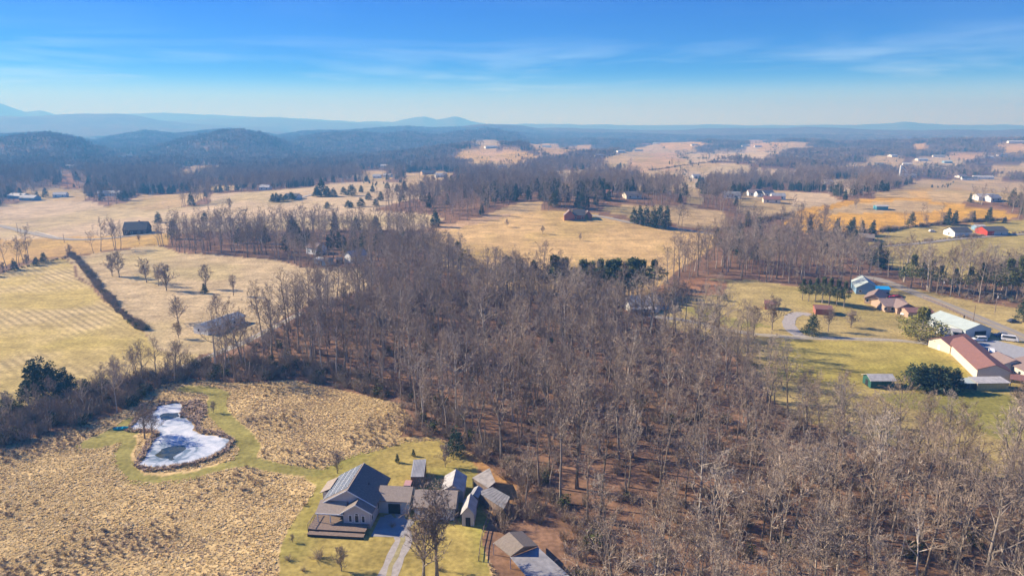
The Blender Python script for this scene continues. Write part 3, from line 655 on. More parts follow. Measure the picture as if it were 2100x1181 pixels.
# ------------------------------------------------------------------ uncountable growth: one object of instances each
def scatter(name, label, cat, meshes, X, Y, Z, rot, scl, pick):
    src = bpy.data.collections.new(name + '_source')
    for i, me in enumerate(meshes):
        o = bpy.data.objects.new('%s_variant_%s' % (name, 'abcdefghij'[i]), me); src.objects.link(o)
    n = len(X); me = bpy.data.meshes.new(name); me.vertices.add(n)
    me.vertices.foreach_set('co', np.stack([X, Y, Z], -1).astype(np.float32).ravel())
    a = me.attributes.new('turn', 'FLOAT_VECTOR', 'POINT'); a.data.foreach_set('vector', np.asarray(rot, np.float32).ravel())
    a = me.attributes.new('size', 'FLOAT_VECTOR', 'POINT'); a.data.foreach_set('vector', np.asarray(scl, np.float32).ravel())
    a = me.attributes.new('pick', 'INT', 'POINT'); a.data.foreach_set('value', np.asarray(pick, np.int32))
    o = bpy.data.objects.new(name, me); COL.objects.link(o); tag(o, label, cat, kind='stuff')
    ng = bpy.data.node_groups.new(name + '_growth', 'GeometryNodeTree')
    ng.interface.new_socket('Geometry', in_out='INPUT', socket_type='NodeSocketGeometry'); ng.interface.new_socket('Geometry', in_out='OUTPUT', socket_type='NodeSocketGeometry')
    A = ng.nodes.new; Lk = ng.links.new
    gi, go = A('NodeGroupInput'), A('NodeGroupOutput'); ci = A('GeometryNodeCollectionInfo'); ci.inputs['Collection'].default_value = src
    ci.inputs['Separate Children'].default_value = True; ci.inputs['Reset Children'].default_value = True
    ip = A('GeometryNodeInstanceOnPoints'); ip.inputs['Pick Instance'].default_value = True
    def na(nm, ty):
        q = A('GeometryNodeInputNamedAttribute'); q.data_type = ty; q.inputs['Name'].default_value = nm; return q.outputs[0]
    er = A('FunctionNodeEulerToRotation'); Lk(na('turn', 'FLOAT_VECTOR'), er.inputs[0])
    Lk(gi.outputs[0], ip.inputs['Points']); Lk(ci.outputs[0], ip.inputs['Instance']); Lk(na('pick', 'INT'), ip.inputs['Instance Index'])
    Lk(er.outputs[0], ip.inputs['Rotation']); Lk(na('size', 'FLOAT_VECTOR'), ip.inputs['Scale']); Lk(ip.outputs[0], go.inputs[0])
    md = o.modifiers.new('growth', 'NODES'); md.node_group = ng
    return o
def grid(x0, x1, y0, y1, s, jit=.48):
    X, Y = np.meshgrid(np.arange(x0, x1, s), np.arange(y0, y1, s)); X = X.ravel() + rng.uniform(-jit, jit, X.size) * s; Y = Y.ravel() + rng.uniform(-jit, jit, Y.size) * s
    return X, Y
def in_view(X, Y, pad=6, deg=39.5):
    return (np.abs(X) < (Y + pad) * math.tan(R(deg)) + pad) & (Y > 5)
def turns(n, tilt=0.06):
    return np.stack([rng.normal(0, tilt, n), rng.normal(0, tilt, n), rng.uniform(0, 6.283, n)], -1)
def sizes(n, lo, hi, zlo=.9, zhi=1.12):
    s = rng.uniform(lo, hi, n); return np.stack([s, s, s * rng.uniform(zlo, zhi, n)], -1)

# clear spots round the buildings and roads, where no tree may stand
CLEAR = []
def clear(px, py, rad): p = gp(px, py); CLEAR.append((p.x, p.y, rad))
for q in [(1320, 625, 22), (1335, 655, 10), (1310, 668, 7), (1270, 625, 12), (650, 522, 15), (715, 535, 12), (1185, 445, 20), (265, 480, 22), (470, 672, 15), (440, 690, 7), (510, 668, 8), (1090, 1110, 11), (1130, 1160, 9), (1060, 1150, 9), (1100, 1195, 9), (1140, 1240, 10), (1020, 1115, 6), (455, 702, 11), (485, 690, 11), (432, 708, 8), (515, 680, 8), (450, 728, 10), (482, 716, 10), (420, 734, 9), (1005, 985, 6), (1015, 1025, 7), (1185, 500, 5), (610, 410, 20), (640, 600, 9)]: clear(*q)
LINES = [([tuple(p[:2]) for p in ROAD], 9.0), (poly([(330, 768), (400, 744), (450, 722), (500, 702), (560, 672), (620, 640)]), 4.0), (poly([(1205, 441), (1290, 456), (1475, 482)]), 5), (poly([(140, 520), (160, 535), (215, 605), (298, 678)]), 7), (poly([(0, 560), (60, 546), (140, 527)]), 7), (poly([(300, 686), (330, 716), (420, 726)]), 8)]
def clear_mask(X, Y, f=1.0):
    m = np.ones(X.shape, bool)
    for x, y, r_ in CLEAR: m &= np.hypot(X - x, Y - y) > r_ * f
    for pts, w in LINES: m &= dist_line(pts, X, Y) > w * f
    return m

# ------------------------------------------------------------------ buildings
WHITE = mat('white_siding', (0.72, 0.72, 0.70), 0.7, 0.04, 0.6); CREAM = mat('cream_siding', (0.66, 0.58, 0.47), 0.8, 0.05, 0.6)
LILAC = mat('pale_grey_siding', (0.50, 0.47, 0.47), 0.8, 0.05, 0.8); BRICK = mat('red_brick', (0.34, 0.13, 0.09), 0.9, 0.18, 3)
TANB = mat('tan_brick', (0.42, 0.30, 0.22), 0.9, 0.15, 3); BLUEW = mat('blue_siding', (0.20, 0.32, 0.44), 0.7, 0.06, 0.6); GREENW = mat('dark_green_boards', (0.03, 0.10, 0.08), 0.7, 0.1, 1)
GREYW = mat('grey_siding', (0.42, 0.44, 0.46), 0.8, 0.06, 0.6); WOOD = mat('weathered_wood', (0.25, 0.185, 0.145), 0.9, 0.2, 2); OAK = mat('yellow_boards', (0.52, 0.40, 0.16), 0.9, 0.15, 2)
SH_BROWN = mat('brown_shingle', (0.215, 0.18, 0.15), 0.95, 0.16, 2.5, bump=0.3); SH_TAUPE = mat('taupe_shingle', (0.34, 0.28, 0.225), 0.95, 0.14, 2.5, bump=0.3); SH_GREY = mat('grey_shingle', (0.20, 0.20, 0.21), 0.95, 0.14, 2.5)
SH_RED = mat('rust_red_roof', (0.235, 0.12, 0.10), 0.9, 0.10, 1.0); SH_PINK = mat('faded_brown_roof', (0.26, 0.19, 0.165), 0.9, 0.12, 1.2); SH_DARK = mat('charcoal_shingle', (0.085, 0.085, 0.09), 0.9, 0.15, 2)
TIN = mat('galvanised_tin', (0.36, 0.355, 0.35), 0.6, 0.25, 0.5, 0.4); TINW = mat('white_tin', (0.44, 0.42, 0.39), 0.6, 0.28, 0.7, 0.4); TING = mat('pale_green_tin', (0.42, 0.48, 0.44), 0.6, 0.10, 0.4, 0.4); TINB = mat('bright_blue_tin', (0.02, 0.30, 0.62), 0.5, 0.05, 1)
GLASS = mat('window_glass', (0.025, 0.035, 0.045), 0.08, 0.1, 1, 0.6); TRIM = mat('white_trim', (0.78, 0.78, 0.76), 0.6, 0.03, 1); DARK = mat('dark_opening', (0.03, 0.03, 0.03), 0.9, 0.1, 1)
def window(parent, face, u, z, w, h, L, Wd, panes=True, arch=False):
    """face f/b/l/r of a block L wide and Wd deep; the frame stands proud and holds a pane"""
    def loc(a, d, zz_):
        if face == 'f': return (a, -d, zz_)
        if face == 'b': return (-a, Wd + d, zz_)
        if face == 'l': return (-L / 2 - d, Wd / 2 - a, zz_)
        return (L / 2 + d, Wd / 2 + a, zz_)
    fr = MB(); t_ = .09
    for a0, a1, z0, z1 in ((u - w / 2 - t_, u - w / 2, z - t_, z + h + t_), (u + w / 2, u + w / 2 + t_, z - t_, z + h + t_), (u - w / 2, u + w / 2, z - t_, z), (u - w / 2, u + w / 2, z + h, z + h + t_)):
        p = [loc(a0, -.02, z0), loc(a1, -.02, z0), loc(a1, .07, z0), loc(a0, .07, z0)]; fr.hexa(p + [(q[0], q[1], q[2] + z1 - z0) for q in p])
    o = fr.build('window', TRIM, parent)
    pn = MB(); p = [loc(u - w / 2, -.02, z), loc(u + w / 2, -.02, z), loc(u + w / 2, .03, z), loc(u - w / 2, .03, z)]; pn.hexa(p + [(q[0], q[1], q[2] + h) for q in p]); pn.build('pane', GLASS, o)
    return o
def gable_roof(L, Wd, eave, rise, over=.45, ridge='x', th=.16, x0=0.0, y0=0.0):
    b = MB(); hx_ = L / 2 + over; k = rise / ((Wd if ridge == 'x' else L) / 2)
    if ridge == 'x':
        ye = over; z0 = eave - k * over
        b.slab([(-hx_, -ye, z0), (hx_, -ye, z0), (hx_, Wd / 2, eave + rise), (-hx_, Wd / 2, eave + rise)], th)
        b.slab([(-hx_, Wd / 2, eave + rise + .003), (hx_, Wd / 2, eave + rise + .003), (hx_, Wd + ye, z0 + .003), (-hx_, Wd + ye, z0 + .003)], th)
    else:
        z0 = eave - k * over
        b.slab([(-hx_, -over, z0), (0, -over, eave + rise), (0, Wd + over, eave + rise), (-hx_, Wd + over, z0)], th)
        b.slab([(0, -over, eave + rise + .003), (hx_, -over, z0 + .003), (hx_, Wd + over, z0 + .003), (0, Wd + over, eave + rise + .003)], th)
    b.v = [(v[0] + x0, v[1] + y0, v[2] + th + .02) for v in b.v]
    return b
def gable_walls(L, Wd, eave, rise, ridge='x', x0=0.0, y0=0.0):
    b = MB(); h = L / 2
    if ridge == 'x':
        b.poly([(-h, 0, -1), (h, 0, -1), (h, 0, eave), (-h, 0, eave)]); b.poly([(h, Wd, -1), (-h, Wd, -1), (-h, Wd, eave), (h, Wd, eave)])
        b.poly([(h, 0, -1), (h, Wd, -1), (h, Wd, eave), (h, Wd / 2, eave + rise), (h, 0, eave)]); b.poly([(-h, Wd, -1), (-h, 0, -1), (-h, 0, eave), (-h, Wd / 2, eave + rise), (-h, Wd, eave)])
    else:
        b.poly([(-h, 0, -1), (h, 0, -1), (h, 0, eave), (0, 0, eave + rise), (-h, 0, eave)]); b.poly([(h, Wd, -1), (-h, Wd, -1), (-h, Wd, eave), (0, Wd, eave + rise), (h, Wd, eave)])
        b.poly([(h, 0, -1), (h, Wd, -1), (h, Wd, eave), (h, 0, eave)]); b.poly([(-h, Wd, -1), (-h, 0, -1), (-h, 0, eave), (-h, Wd, eave)])
    b.v = [(v[0] + x0, v[1] + y0, v[2]) for v in b.v]
    return b
def house(name, label, cat, pl, pr, Wd, eave, rise, wall, roof, ridge='x', wins=(), door=None, chimney=None, group=None, over=.45, L=None, rot=None, extra=None):
    """pl, pr: pixels of the front wall's two ground corners (or pl alone with L and rot)"""
    if L is None:
        A = gp(*pl); B = gp(*pr); L = (B - A).length; c = (A + B) / 2; rz = math.atan2(B.y - A.y, B.x - A.x)
    else:
        c = gp(*pl); rz = R(rot)
    e_ = empty(name, (c.x, c.y, float(hgt(c.x, c.y))), rz, label, cat, group)
    gable_walls(L, Wd, eave, rise, ridge).build('wall', wall, e_)
    rf = gable_roof(L, Wd, eave, rise, over, ridge).build('roof', roof, e_)
    for w_ in wins: window(e_, w_[0], w_[1], w_[2], w_[3], w_[4], L, Wd)
    if door:
        f_, u, w, h, m_ = door; b = MB()
        if f_ == 'f': b.box(u - w / 2, u + w / 2, -.06, .04, 0, h)
        elif f_ == 'r': b.box(L / 2 - .04, L / 2 + .06, Wd / 2 + u - w / 2, Wd / 2 + u + w / 2, 0, h)
        else: b.box(-L / 2 - .06, -L / 2 + .04, Wd / 2 + u - w / 2, Wd / 2 + u + w / 2, 0, h)
        b.build('door', m_, e_)
    if chimney:
        x_, y_, zt = chimney; MB().box(x_ - .4, x_ + .4, y_ - .35, y_ + .35, eave - .5, eave + rise + zt).build('chimney', BRICK, rf)
    return e_, L
def row(face, us, z=1.0, w=.9, h=1.2): return [(face, u, z, w, h) for u in us]

# the house in the clearing
HZ = R(-5.2)
hm = empty('house', (-34.0, 124.6, 0), HZ, 'pale grey house with solar panels on its brown roof and a front deck', 'house')
EV, RD, KP = 3.5, 6.9, 3.4 / 5.9
b = gable_walls(10.6, 10.8, EV + KP * .6, RD - EV - KP * .6, 'y', 0, 2.2); b.build('wall', LILAC, hm)
def rz_(u): return RD - KP * abs(u)
main_roof = MB()
main_roof.slab([(-5.9, 1.7, rz_(5.9) + .18), (0, 1.7, RD + .18), (0, 13.5, RD + .18), (-5.9, 13.5, rz_(5.9) + .18)], .16)
main_roof.slab([(0, 1.7, RD + .183), (5.9, 1.7, rz_(5.9) + .183), (5.9, 13.5, rz_(5.9) + .183), (0, 13.5, RD + .183)], .16)
mr_ = main_roof.build('roof', SH_BROWN, hm)
MB().box(-.12, .12, 1.66, 13.54, RD + .1, RD + .23).build('ridge_cap', SH_TAUPE, mr_)
MB().tube([(2.9, 7.2, rz_(2.9)), (2.9, 7.2, rz_(2.9) + .7)], [.09, .09], 8, True).build('vent_pipe', DARK, mr_)
b = MB()
for s in (-1, 1):
    b.hexa([(s * 5.92, 1.62, rz_(5.9) - .02), (0, 1.62, RD - .02), (0, 1.72, RD - .02), (s * 5.92, 1.72, rz_(5.9) - .02), (s * 5.92, 1.62, rz_(5.9) + .22), (0, 1.62, RD + .22), (0, 1.72, RD + .22), (s * 5.92, 1.72, rz_(5.9) + .22)])
b.build('fascia', TRIM, mr_)
# solar array on the left slope
PANEL = mat('solar_cells', (0.10, 0.125, 0.16), 0.25, 0.25, 3, 0.5); PFRAME = mat('panel_frame', (0.75, 0.75, 0.75), 0.4, 0.03, 1, 0.5)
pw, pl_ = 1.02, 1.62; sl = math.atan(KP)
def slope_pt(s, y, up_):      # s metres down the left slope from the ridge
    return (-s * math.cos(sl) - up_ * math.sin(sl), y, RD + .19 - s * math.sin(sl) + up_ * math.cos(sl))
for i in range(4):
    for j in range(7):
        s0, y0_ = .45 + i * (pl_ - .1), 3.1 + j * (pw + .43)
        s1, y1_ = s0 + pl_ - .16, y0_ + pw + .36
        fr = MB(); fr.hexa([slope_pt(s1, y0_, .05), slope_pt(s0, y0_, .05), slope_pt(s0, y1_, .05), slope_pt(s1, y1_, .05), slope_pt(s1, y0_, .11), slope_pt(s0, y0_, .11), slope_pt(s0, y1_, .11), slope_pt(s1, y1_, .11)])
        po = fr.build('solar_panel', PFRAME, mr_)
        for q in range(2):
            ya = y0_ + .05 + q * (y1_ - y0_) / 2; yb = ya + (y1_ - y0_) / 2 - .10
            fr = MB(); fr.hexa([slope_pt(s1 - .05, ya, .10), slope_pt(s0 + .05, ya, .10), slope_pt(s0 + .05, yb, .10), slope_pt(s1 - .05, yb, .10), slope_pt(s1 - .05, ya, .116), slope_pt(s0 + .05, ya, .116), slope_pt(s0 + .05, yb, .116), slope_pt(s1 - .05, yb, .116)])
            if q == 0: cellmb = fr
            else:
                n0 = len(cellmb.v); cellmb.v += fr.v; cellmb.f += [tuple(x + n0 for x in f) for f in fr.f]
        c_ = cellmb.build('solar_cells', PANEL, None); c_.parent = mr_
# front wing with its own gable
wx0, wx1, wy0, wy1 = -.3, 5.3, -.35, 2.25; wr = 2.5; wre = rz_(wr) - .16
b = MB(); ev_ = 3.45
b.poly([(wx0, wy0, 0), (wx1, wy0, 0), (wx1, wy0, ev_), (wr, wy0, wre - .1), (wx0, wy0, ev_)]); b.poly([(wx1, wy0, 0), (wx1, wy1, 0), (wx1, wy1, ev_), (wx1, wy0, ev_)]); b.poly([(wx0, wy1, 0), (wx0, wy0, 0), (wx0, wy0, ev_), (wx0, wy1, ev_)])
b.build('wing_wall', LILAC, hm)
b = MB(); kl = (wre - ev_) / (wr - wx0)
b.slab([(wx0 - .5, wy0 - .5, ev_ - kl * .5 + .16), (wr, wy0 - .5, wre + .16), (wr, 4.9, wre + .16), (wx0 - .5, 1.9, ev_ - kl * .5 + .16)], .15)
b.slab([(wr, wy0 - .5, wre + .163), (5.9, wy0 - .5, rz_(5.9) + .01), (5.9, 1.7, rz_(5.9) + .01), (wr, 1.7, wre + .163)], .15)
b.build('wing_roof', SH_BROWN, hm)
b = MB(); b.hexa([(wx0 - .55, wy0 - .58, ev_ - kl * .5 - .05), (wr, wy0 - .58, wre - .05), (wr, wy0 - .5, wre - .05), (wx0 - .55, wy0 - .5, ev_ - kl * .5 - .05), (wx0 - .55, wy0 - .58, ev_ - kl * .5 + .2), (wr, wy0 - .58, wre + .2), (wr, wy0 - .5, wre + .2), (wx0 - .55, wy0 - .5, ev_ - kl * .5 + .2)])
b.hexa([(wr, wy0 - .58, wre - .05), (5.95, wy0 - .58, rz_(5.9) - .18), (5.95, wy0 - .5, rz_(5.9) - .18), (wr, wy0 - .5, wre - .05), (wr, wy0 - .58, wre + .2), (5.95, wy0 - .58, rz_(5.9) + .06), (5.95, wy0 - .5, rz_(5.9) + .06), (wr, wy0 - .5, wre + .2)])
b.build('wing_fascia', TRIM, hm)
def hwin(x, y, z, w, h, side='f', arch=False):
    fr = MB(); t_ = .10
    segs = [(-w / 2 - t_, -w / 2, 0 - t_, h + t_), (w / 2, w / 2 + t_, -t_, h + t_), (-w / 2, w / 2, -t_, 0), (-w / 2, w / 2, h, h + t_)]
    for a0, a1, z0, z1 in segs:
        if side == 'f': fr.box(x + a0, x + a1, y - .08, y + .02, z + z0, z + z1)
        else: fr.box(x - .02, x + .08, y + a0, y + a1, z + z0, z + z1)
    if arch:
        for k in range(6):
            a0, a1 = math.pi * k / 6, math.pi * (k + 1) / 6; ri, ro = w / 2, w / 2 + t_
            P = [(x + math.cos(q) * rr0, z + h + t_ + math.sin(q) * rr0) for q, rr0 in ((a0, ri), (a0, ro), (a1, ro), (a1, ri))]
            fr.hexa([(p[0], y - .08, p[1]) for p in P] + [(p[0], y + .02, p[1]) for p in P])
    o = fr.build('window', TRIM, hm)
    pn = MB()
    if side == 'f':
        pn.box(x - w / 2, x + w / 2, y - .04, y + .02, z, z + h)
        if arch: pn.poly([(x + math.cos(math.pi * k / 8) * w / 2, y - .045, z + h + .1 + math.sin(math.pi * k / 8) * w / 2) for k in range(9)])
    else: pn.box(x - .02, x + .04, y - w / 2, y + w / 2, z, z + h)
    pn.build('pane', GLASS, o)
hwin(1.15, -.35, 1.35, .55, 1.35); hwin(2.5, -.35, 1.25, .75, 1.5, arch=True); hwin(3.85, -.35, 1.35, .55, 1.35)
hwin(5.3, .9, 1.2, .8, 1.5, 'r'); hwin(5.3, 5.2, 1.2, 1.0, 1.4, 'r'); hwin(5.3, 8.6, 1.2, 1.0, 1.4, 'r'); hwin(-1.8, 2.2, 1.2, 1.2, 1.5)
# porch under the low front roof
b = MB(); b.slab([(-5.95, -.75, 3.1), (-.1, -.75, 3.1), (-.1, 2.3, 4.35), (-5.95, 2.3, 4.35)], .15); b.build('porch_roof', SH_TAUPE, hm)
MB().box(-5.97, -.12, -.83, -.75, 2.85, 3.12).build('gutter', TRIM, hm)
for x_ in (-5.6, -3.0): MB().box(x_ - .08, x_ + .08, -.6, -.44, .95, 2.96).build('porch_post', TRIM, hm)
MB().box(-4.6, -3.6, 2.06, 2.2, .95, 3.0).build('front_door', OAK, hm)
# raised deck: floor boards one by one, a lower step and dark skirting
for i in range(9):
    MB().box(-6.9, 5.0, -3.05 + i * .30, -2.78 + i * .30, .84, .95).build('deck_board', WOOD, hm)
for i in range(7):
    MB().box(-6.9, -.35, -.35 + i * .36, -.03 + i * .36, .84, .95).build('deck_board', WOOD, hm)
for i in range(3): MB().box(-6.5, 5.0, -4.35 + i * .40, -3.99 + i * .40, .50, .60).build('step_board', WOOD, hm)
MB().box(-6.85, 4.95, -3.02, -2.92, 0, .83).build('deck_skirt', DARK, hm); MB().box(-6.45, 4.95, -4.3, -4.22, 0, .49).build('step_skirt', DARK, hm)
MB().box(-6.88, -6.8, -2.9, 2.1, 0, .83).build('deck_side', WOOD, hm)
b = MB()
for i in range(8): b.box(-6.85, -6.77, -2.95 + i * .7, -2.87 + i * .7, .95, 1.9)
b.box(-6.87, -6.75, -2.95, 2.03, 1.9, 1.98); b.build('railing', WOOD, hm)
# side bay with a hip of its own
b = MB(); b.box(-7.4, -5.35, 7.2, 11.4, -.5, 3.2); b.build('bay_wall', LILAC, hm)
b = MB(); b.slab([(-7.9, 6.8, 3.15), (-5.5, 6.8, 4.3), (-5.5, 11.8, 4.3), (-7.9, 11.8, 3.15)], .14); b.build('bay_roof', SH_TAUPE, hm)
# breezeway and garage are built on to the house
def hloc(x, y):     # world to the house's own axes
    d = Vector((x + 34.0, y - 124.6)); return (d.x * math.cos(HZ) + d.y * math.sin(HZ), -d.x * math.sin(HZ) + d.y * math.cos(HZ))
bx, by = hloc(-24.9, 129.2)
gable_walls(6.6, 5.6, 3.0, 1.7, 'x', bx, by).build('breezeway_wall', GREYW, hm); gable_roof(6.6, 5.6, 3.0, 1.7, .3, 'x', x0=bx, y0=by).build('breezeway_roof', SH_TAUPE, hm)
MB().box(bx - 1.2, bx + 1.4, by - .05, by + .05, 0, 2.3).build('breezeway_opening', DARK, hm)
gx_, gy_ = hloc(-16.1, 126.9)
ga = empty('garage', (-16.1, 126.9, 0), R(-3.2), 'grey garage with taupe shingle roof joined to the breezeway behind two bare trees', 'garage')
gable_walls(8.3, 6.4, 3.0, 1.75).build('wall', GREYW, ga); gable_roof(8.3, 6.4, 3.0, 1.75, .4).build('roof', SH_TAUPE, ga)
for x_ in (-2.1, 2.1):
    d_ = MB().box(x_ - 1.5, x_ + 1.5, -.07, .03, 0, 2.3).build('garage_door', WHITE, ga)
    for k in range(3): MB().box(x_ - 1.4, x_ + 1.4, -.10, -.071, .2 + k * .7, .75 + k * .7).build('door_panel', WHITE, d_)
window(ga, 'r', 0, 1.2, 1.0, 1.0, 8.3, 6.4)

# sheds and lean-tos behind and beside the garage
def shed(name, label, cat, loc, rz, L, Wd, eave, rise, wall, roof, ridge='y', ribs=True, door=None, over=.25):
    e_ = empty(name, loc, R(rz), label, cat)
    gable_walls(L, Wd, eave, rise, ridge).build('wall', wall, e_); rf = gable_roof(L, Wd, eave, rise, over, ridge, .06).build('roof', roof, e_)
    if ribs and ridge == 'y':
        k = rise / (L / 2); b = MB()
        for s in (-1, 1):
            for i in range(int(Wd / .6) + 1):
                y_ = i * .6; b.hexa([(s * (L / 2 + over), y_ - .03, eave - k * over + .09), (0, y_ - .03, eave + rise + .09), (0, y_ + .03, eave + rise + .09), (s * (L / 2 + over), y_ + .03, eave - k * over + .09), (s * (L / 2 + over), y_ - .03, eave - k * over + .13), (0, y_ - .03, eave + rise + .13), (0, y_ + .03, eave + rise + .13), (s * (L / 2 + over), y_ + .03, eave - k * over + .13)])
        b.build('roof_ribs', roof, rf)
    if door: MB().box(-door / 2, door / 2, -.06, .03, 0, 1.95).build('door', DARK, e_)
    return e_
shed('shed', 'white tin-roofed shed standing behind the garage', 'shed', (-12.9, 133.6, 0), -2, 4.6, 6.6, 2.7, 1.5, GREYW, TINW, door=1.4)
shed('outhouse', 'small white-roofed gabled shed touching the garage corner', 'shed', (-9.0, 124.6, 0), -3, 2.5, 5.0, 2.9, 1.5, LILAC, TINW, door=1.0)
shed('narrow_shed', 'narrow grey tin lean-to behind the small white-roofed shed', 'shed', (-8.2, 131.6, 0), -14, 1.6, 3.4, 2.6, .5, WOOD, TIN)
def leanto(name, label, quad, th, m_, posts=True, cat='shed', walls=False):
    """a sloping roof on posts: four corners in the world, counter-clockwise"""
    c = sum((Vector(q) for q in quad), Vector()) / 4; e_ = empty(name, (c.x, c.y, 0), 0, label, cat)
    Q = [Vector(q) - Vector((c.x, c.y, 0)) for q in quad]
    MB().slab([tuple(q) for q in Q], th).build('roof', m_, e_)
    if walls:
        cen = sum(Q, Vector()) / 4
        for i_, j_ in ((0, 1), (1, 2), (3, 0)):
            p_, q_ = (cen.lerp(Q[i_], .9), cen.lerp(Q[j_], .9)); n_ = (q_ - p_).length; k_ = max(2, int(n_ / .9)); d_ = (q_ - p_) / k_
            s_ = Vector((-d_.y, d_.x, 0)).normalized() * .04
            for w_ in range(k_):
                a_ = p_ + d_ * (w_ + .03); b_ = p_ + d_ * (w_ + .97); top_ = min(a_.z, b_.z) - th - .02
                MB().hexa([(a_.x - s_.x, a_.y - s_.y, -.1), (b_.x - s_.x, b_.y - s_.y, -.1), (b_.x + s_.x, b_.y + s_.y, -.1), (a_.x + s_.x, a_.y + s_.y, -.1), (a_.x - s_.x, a_.y - s_.y, top_), (b_.x - s_.x, b_.y - s_.y, top_), (b_.x + s_.x, b_.y + s_.y, top_), (a_.x + s_.x, a_.y + s_.y, top_)]).build('plank', WOOD, e_)
        b9 = MB(); n9 = 9
        for w_ in range(1, n9):
            a_ = Q[0].lerp(Q[1], w_ / n9); b_ = Q[3].lerp(Q[2], w_ / n9); s_ = (Q[1] - Q[0]).normalized() * .03; u_ = Vector((0, 0, .045))
            b9.hexa([tuple(v) for v in (a_ - s_, a_ + s_, b_ + s_, b_ - s_)] + [tuple(v + u_) for v in (a_ - s_, a_ + s_, b_ + s_, b_ - s_)])
        b9.build('roof_ribs', m_, e_)
    if posts:
        for q in Q:
            i = q * .94; MB().box(i.x - .08, i.x + .08, i.y - .08, i.y + .08, -.2, q.z - th).build('post', WOOD, e_)
    return e_
leanto('lean_to', 'patched pale tin lean-to roof among fallen leaves by the wood', [up(968, 979, 2.6), up(1001, 1000, 2.4), up(1016, 988, 3.2), up(1004, 959, 3.2)], .08, mat('rusty_tin', (0.33, 0.30, 0.27), .7, .35, .9), walls=True)
lt = leanto('pole_shed', 'low dark tin-roofed pole shed half under leaf litter at the wood edge', [up(979, 1008, 2.5), up(1033, 1043, 2.3), up(1046, 1018, 3.2), up(1010, 998, 3.3)], .10, mat('dull_tin', (0.22, 0.215, 0.22), 0.7, 0.3, 1), cat='shed', walls=True)
leanto('metal_canopy', 'grey tin canopy beside the pink truck behind the breezeway', [up(842, 977, 2.8), up(869, 977, 2.8), up(874, 941, 3.4), up(848, 942, 3.4)], .08, TIN, cat='canopy', walls=True)
# carport with long pale roof at the foot of the wood
cp = empty('carport', (0, 0, 0), 0, 'brown gabled carport with long pale metal roof beside the wood', 'carport')
A0, A1, A2, A3, A4 = up(1012, 1112, 2.6), up(1047, 1140, 2.6), up(1074, 1120, 4.3), up(1044, 1090, 4.3), up(1103, 1118, 2.9)
A5 = up(1071, 1088, 2.9)
MB().slab([tuple(A0), tuple(A1), tuple(A2), tuple(A3)], .14).build('roof', SH_BROWN, cp)
MB().slab([tuple(A3 + Vector((0, 0, .003))), tuple(A2 + Vector((0, 0, .003))), tuple(A4), tuple(A5)], .14).build('roof', SH_BROWN, cp)
MB().slab([tuple(up(1047, 1142, 2.5)), tuple(up(1108, 1215, 2.3)), tuple(up(1190, 1200, 2.5)), tuple(up(1103, 1121, 2.75))], .12).build('annex_roof', mat('annex_tin', (0.27, 0.265, 0.27), .6, .25, .8), cp)
for q in (A0, A1, A4, up(1106, 1212, 2.3), up(1186, 1198, 2.5)): MB().box(q.x - .07, q.x + .07, q.y - .07, q.y + .07, -.2, q.z - .13).build('post', TRIM, cp)
b = MB(); b.poly([(A1.x, A1.y, A1.z - .15), (A4.x, A4.y, A4.z - .15), (A2.x, A2.y, A2.z - .15)]); b.build('gable_end', WOOD, cp)
cp_c = Vector((A1.x, A1.y, 0))
for ch in cp.children: ch.location = -cp_c
cp.location = cp_c

# mobile home at the wood's left edge
mh_, L_ = house('mobile_home', 'long white mobile home with grey roof beyond the pond', 'mobile home', (427, 688), (503, 661), 7.5, 2.9, 1.2, WHITE, mat('blue_grey_shingle', (0.24, 0.26, 0.29), .8, .12, 1.5), wins=row('f', (-8, -4, 0, 4, 8), 1.0, 1.1, 1.1) + row('l', (-1,), 1.1, .9, 1.0), door=('f', -6, 1.0, 2.0, TRIM))
house('farmhouse', 'tan two-storey house with salmon roof behind the row of bare trees', 'house', (628, 520), (648, 523), 9, 4.2, 2.4, WHITE, SH_PINK, wins=row('f', (-1.6, 1.6), 1.2, .9, 1.3))
house('outbuilding', 'grey blue open-fronted shed below the salmon-roofed house', 'shed', (645, 541), (668, 545), 6, 2.8, .8, BLUEW, TIN, wins=(), door=('f', 0, 3.5, 2.3, DARK))
shed_b, _ = house('barn', 'white round-ended barn with grey roof by the wood', 'barn', (706, 537), (722, 541), 11, 4.0, 2.6, WHITE, TIN, ridge='y', wins=row('f', (0,), 2.2, .8, .8))
house('shed', 'dark low shed between the salmon-roofed house and the white barn', 'shed', (690, 541), (700, 541), 5, 2.6, .8, SH_DARK, SH_GREY, door=('f', 0, 2, 2, DARK))
house('large_house', 'large dark house with black roof beside the long field lane', 'house', (253, 483), (300, 480), 14, 3.6, 5.0, mat('dark_timber', (0.09, 0.07, 0.06), .9, .1, 1), SH_DARK, wins=row('f', (-6, -2, 3, 7), 1.0, 1.2, 1.4), chimney=(2, 7, 1.0))
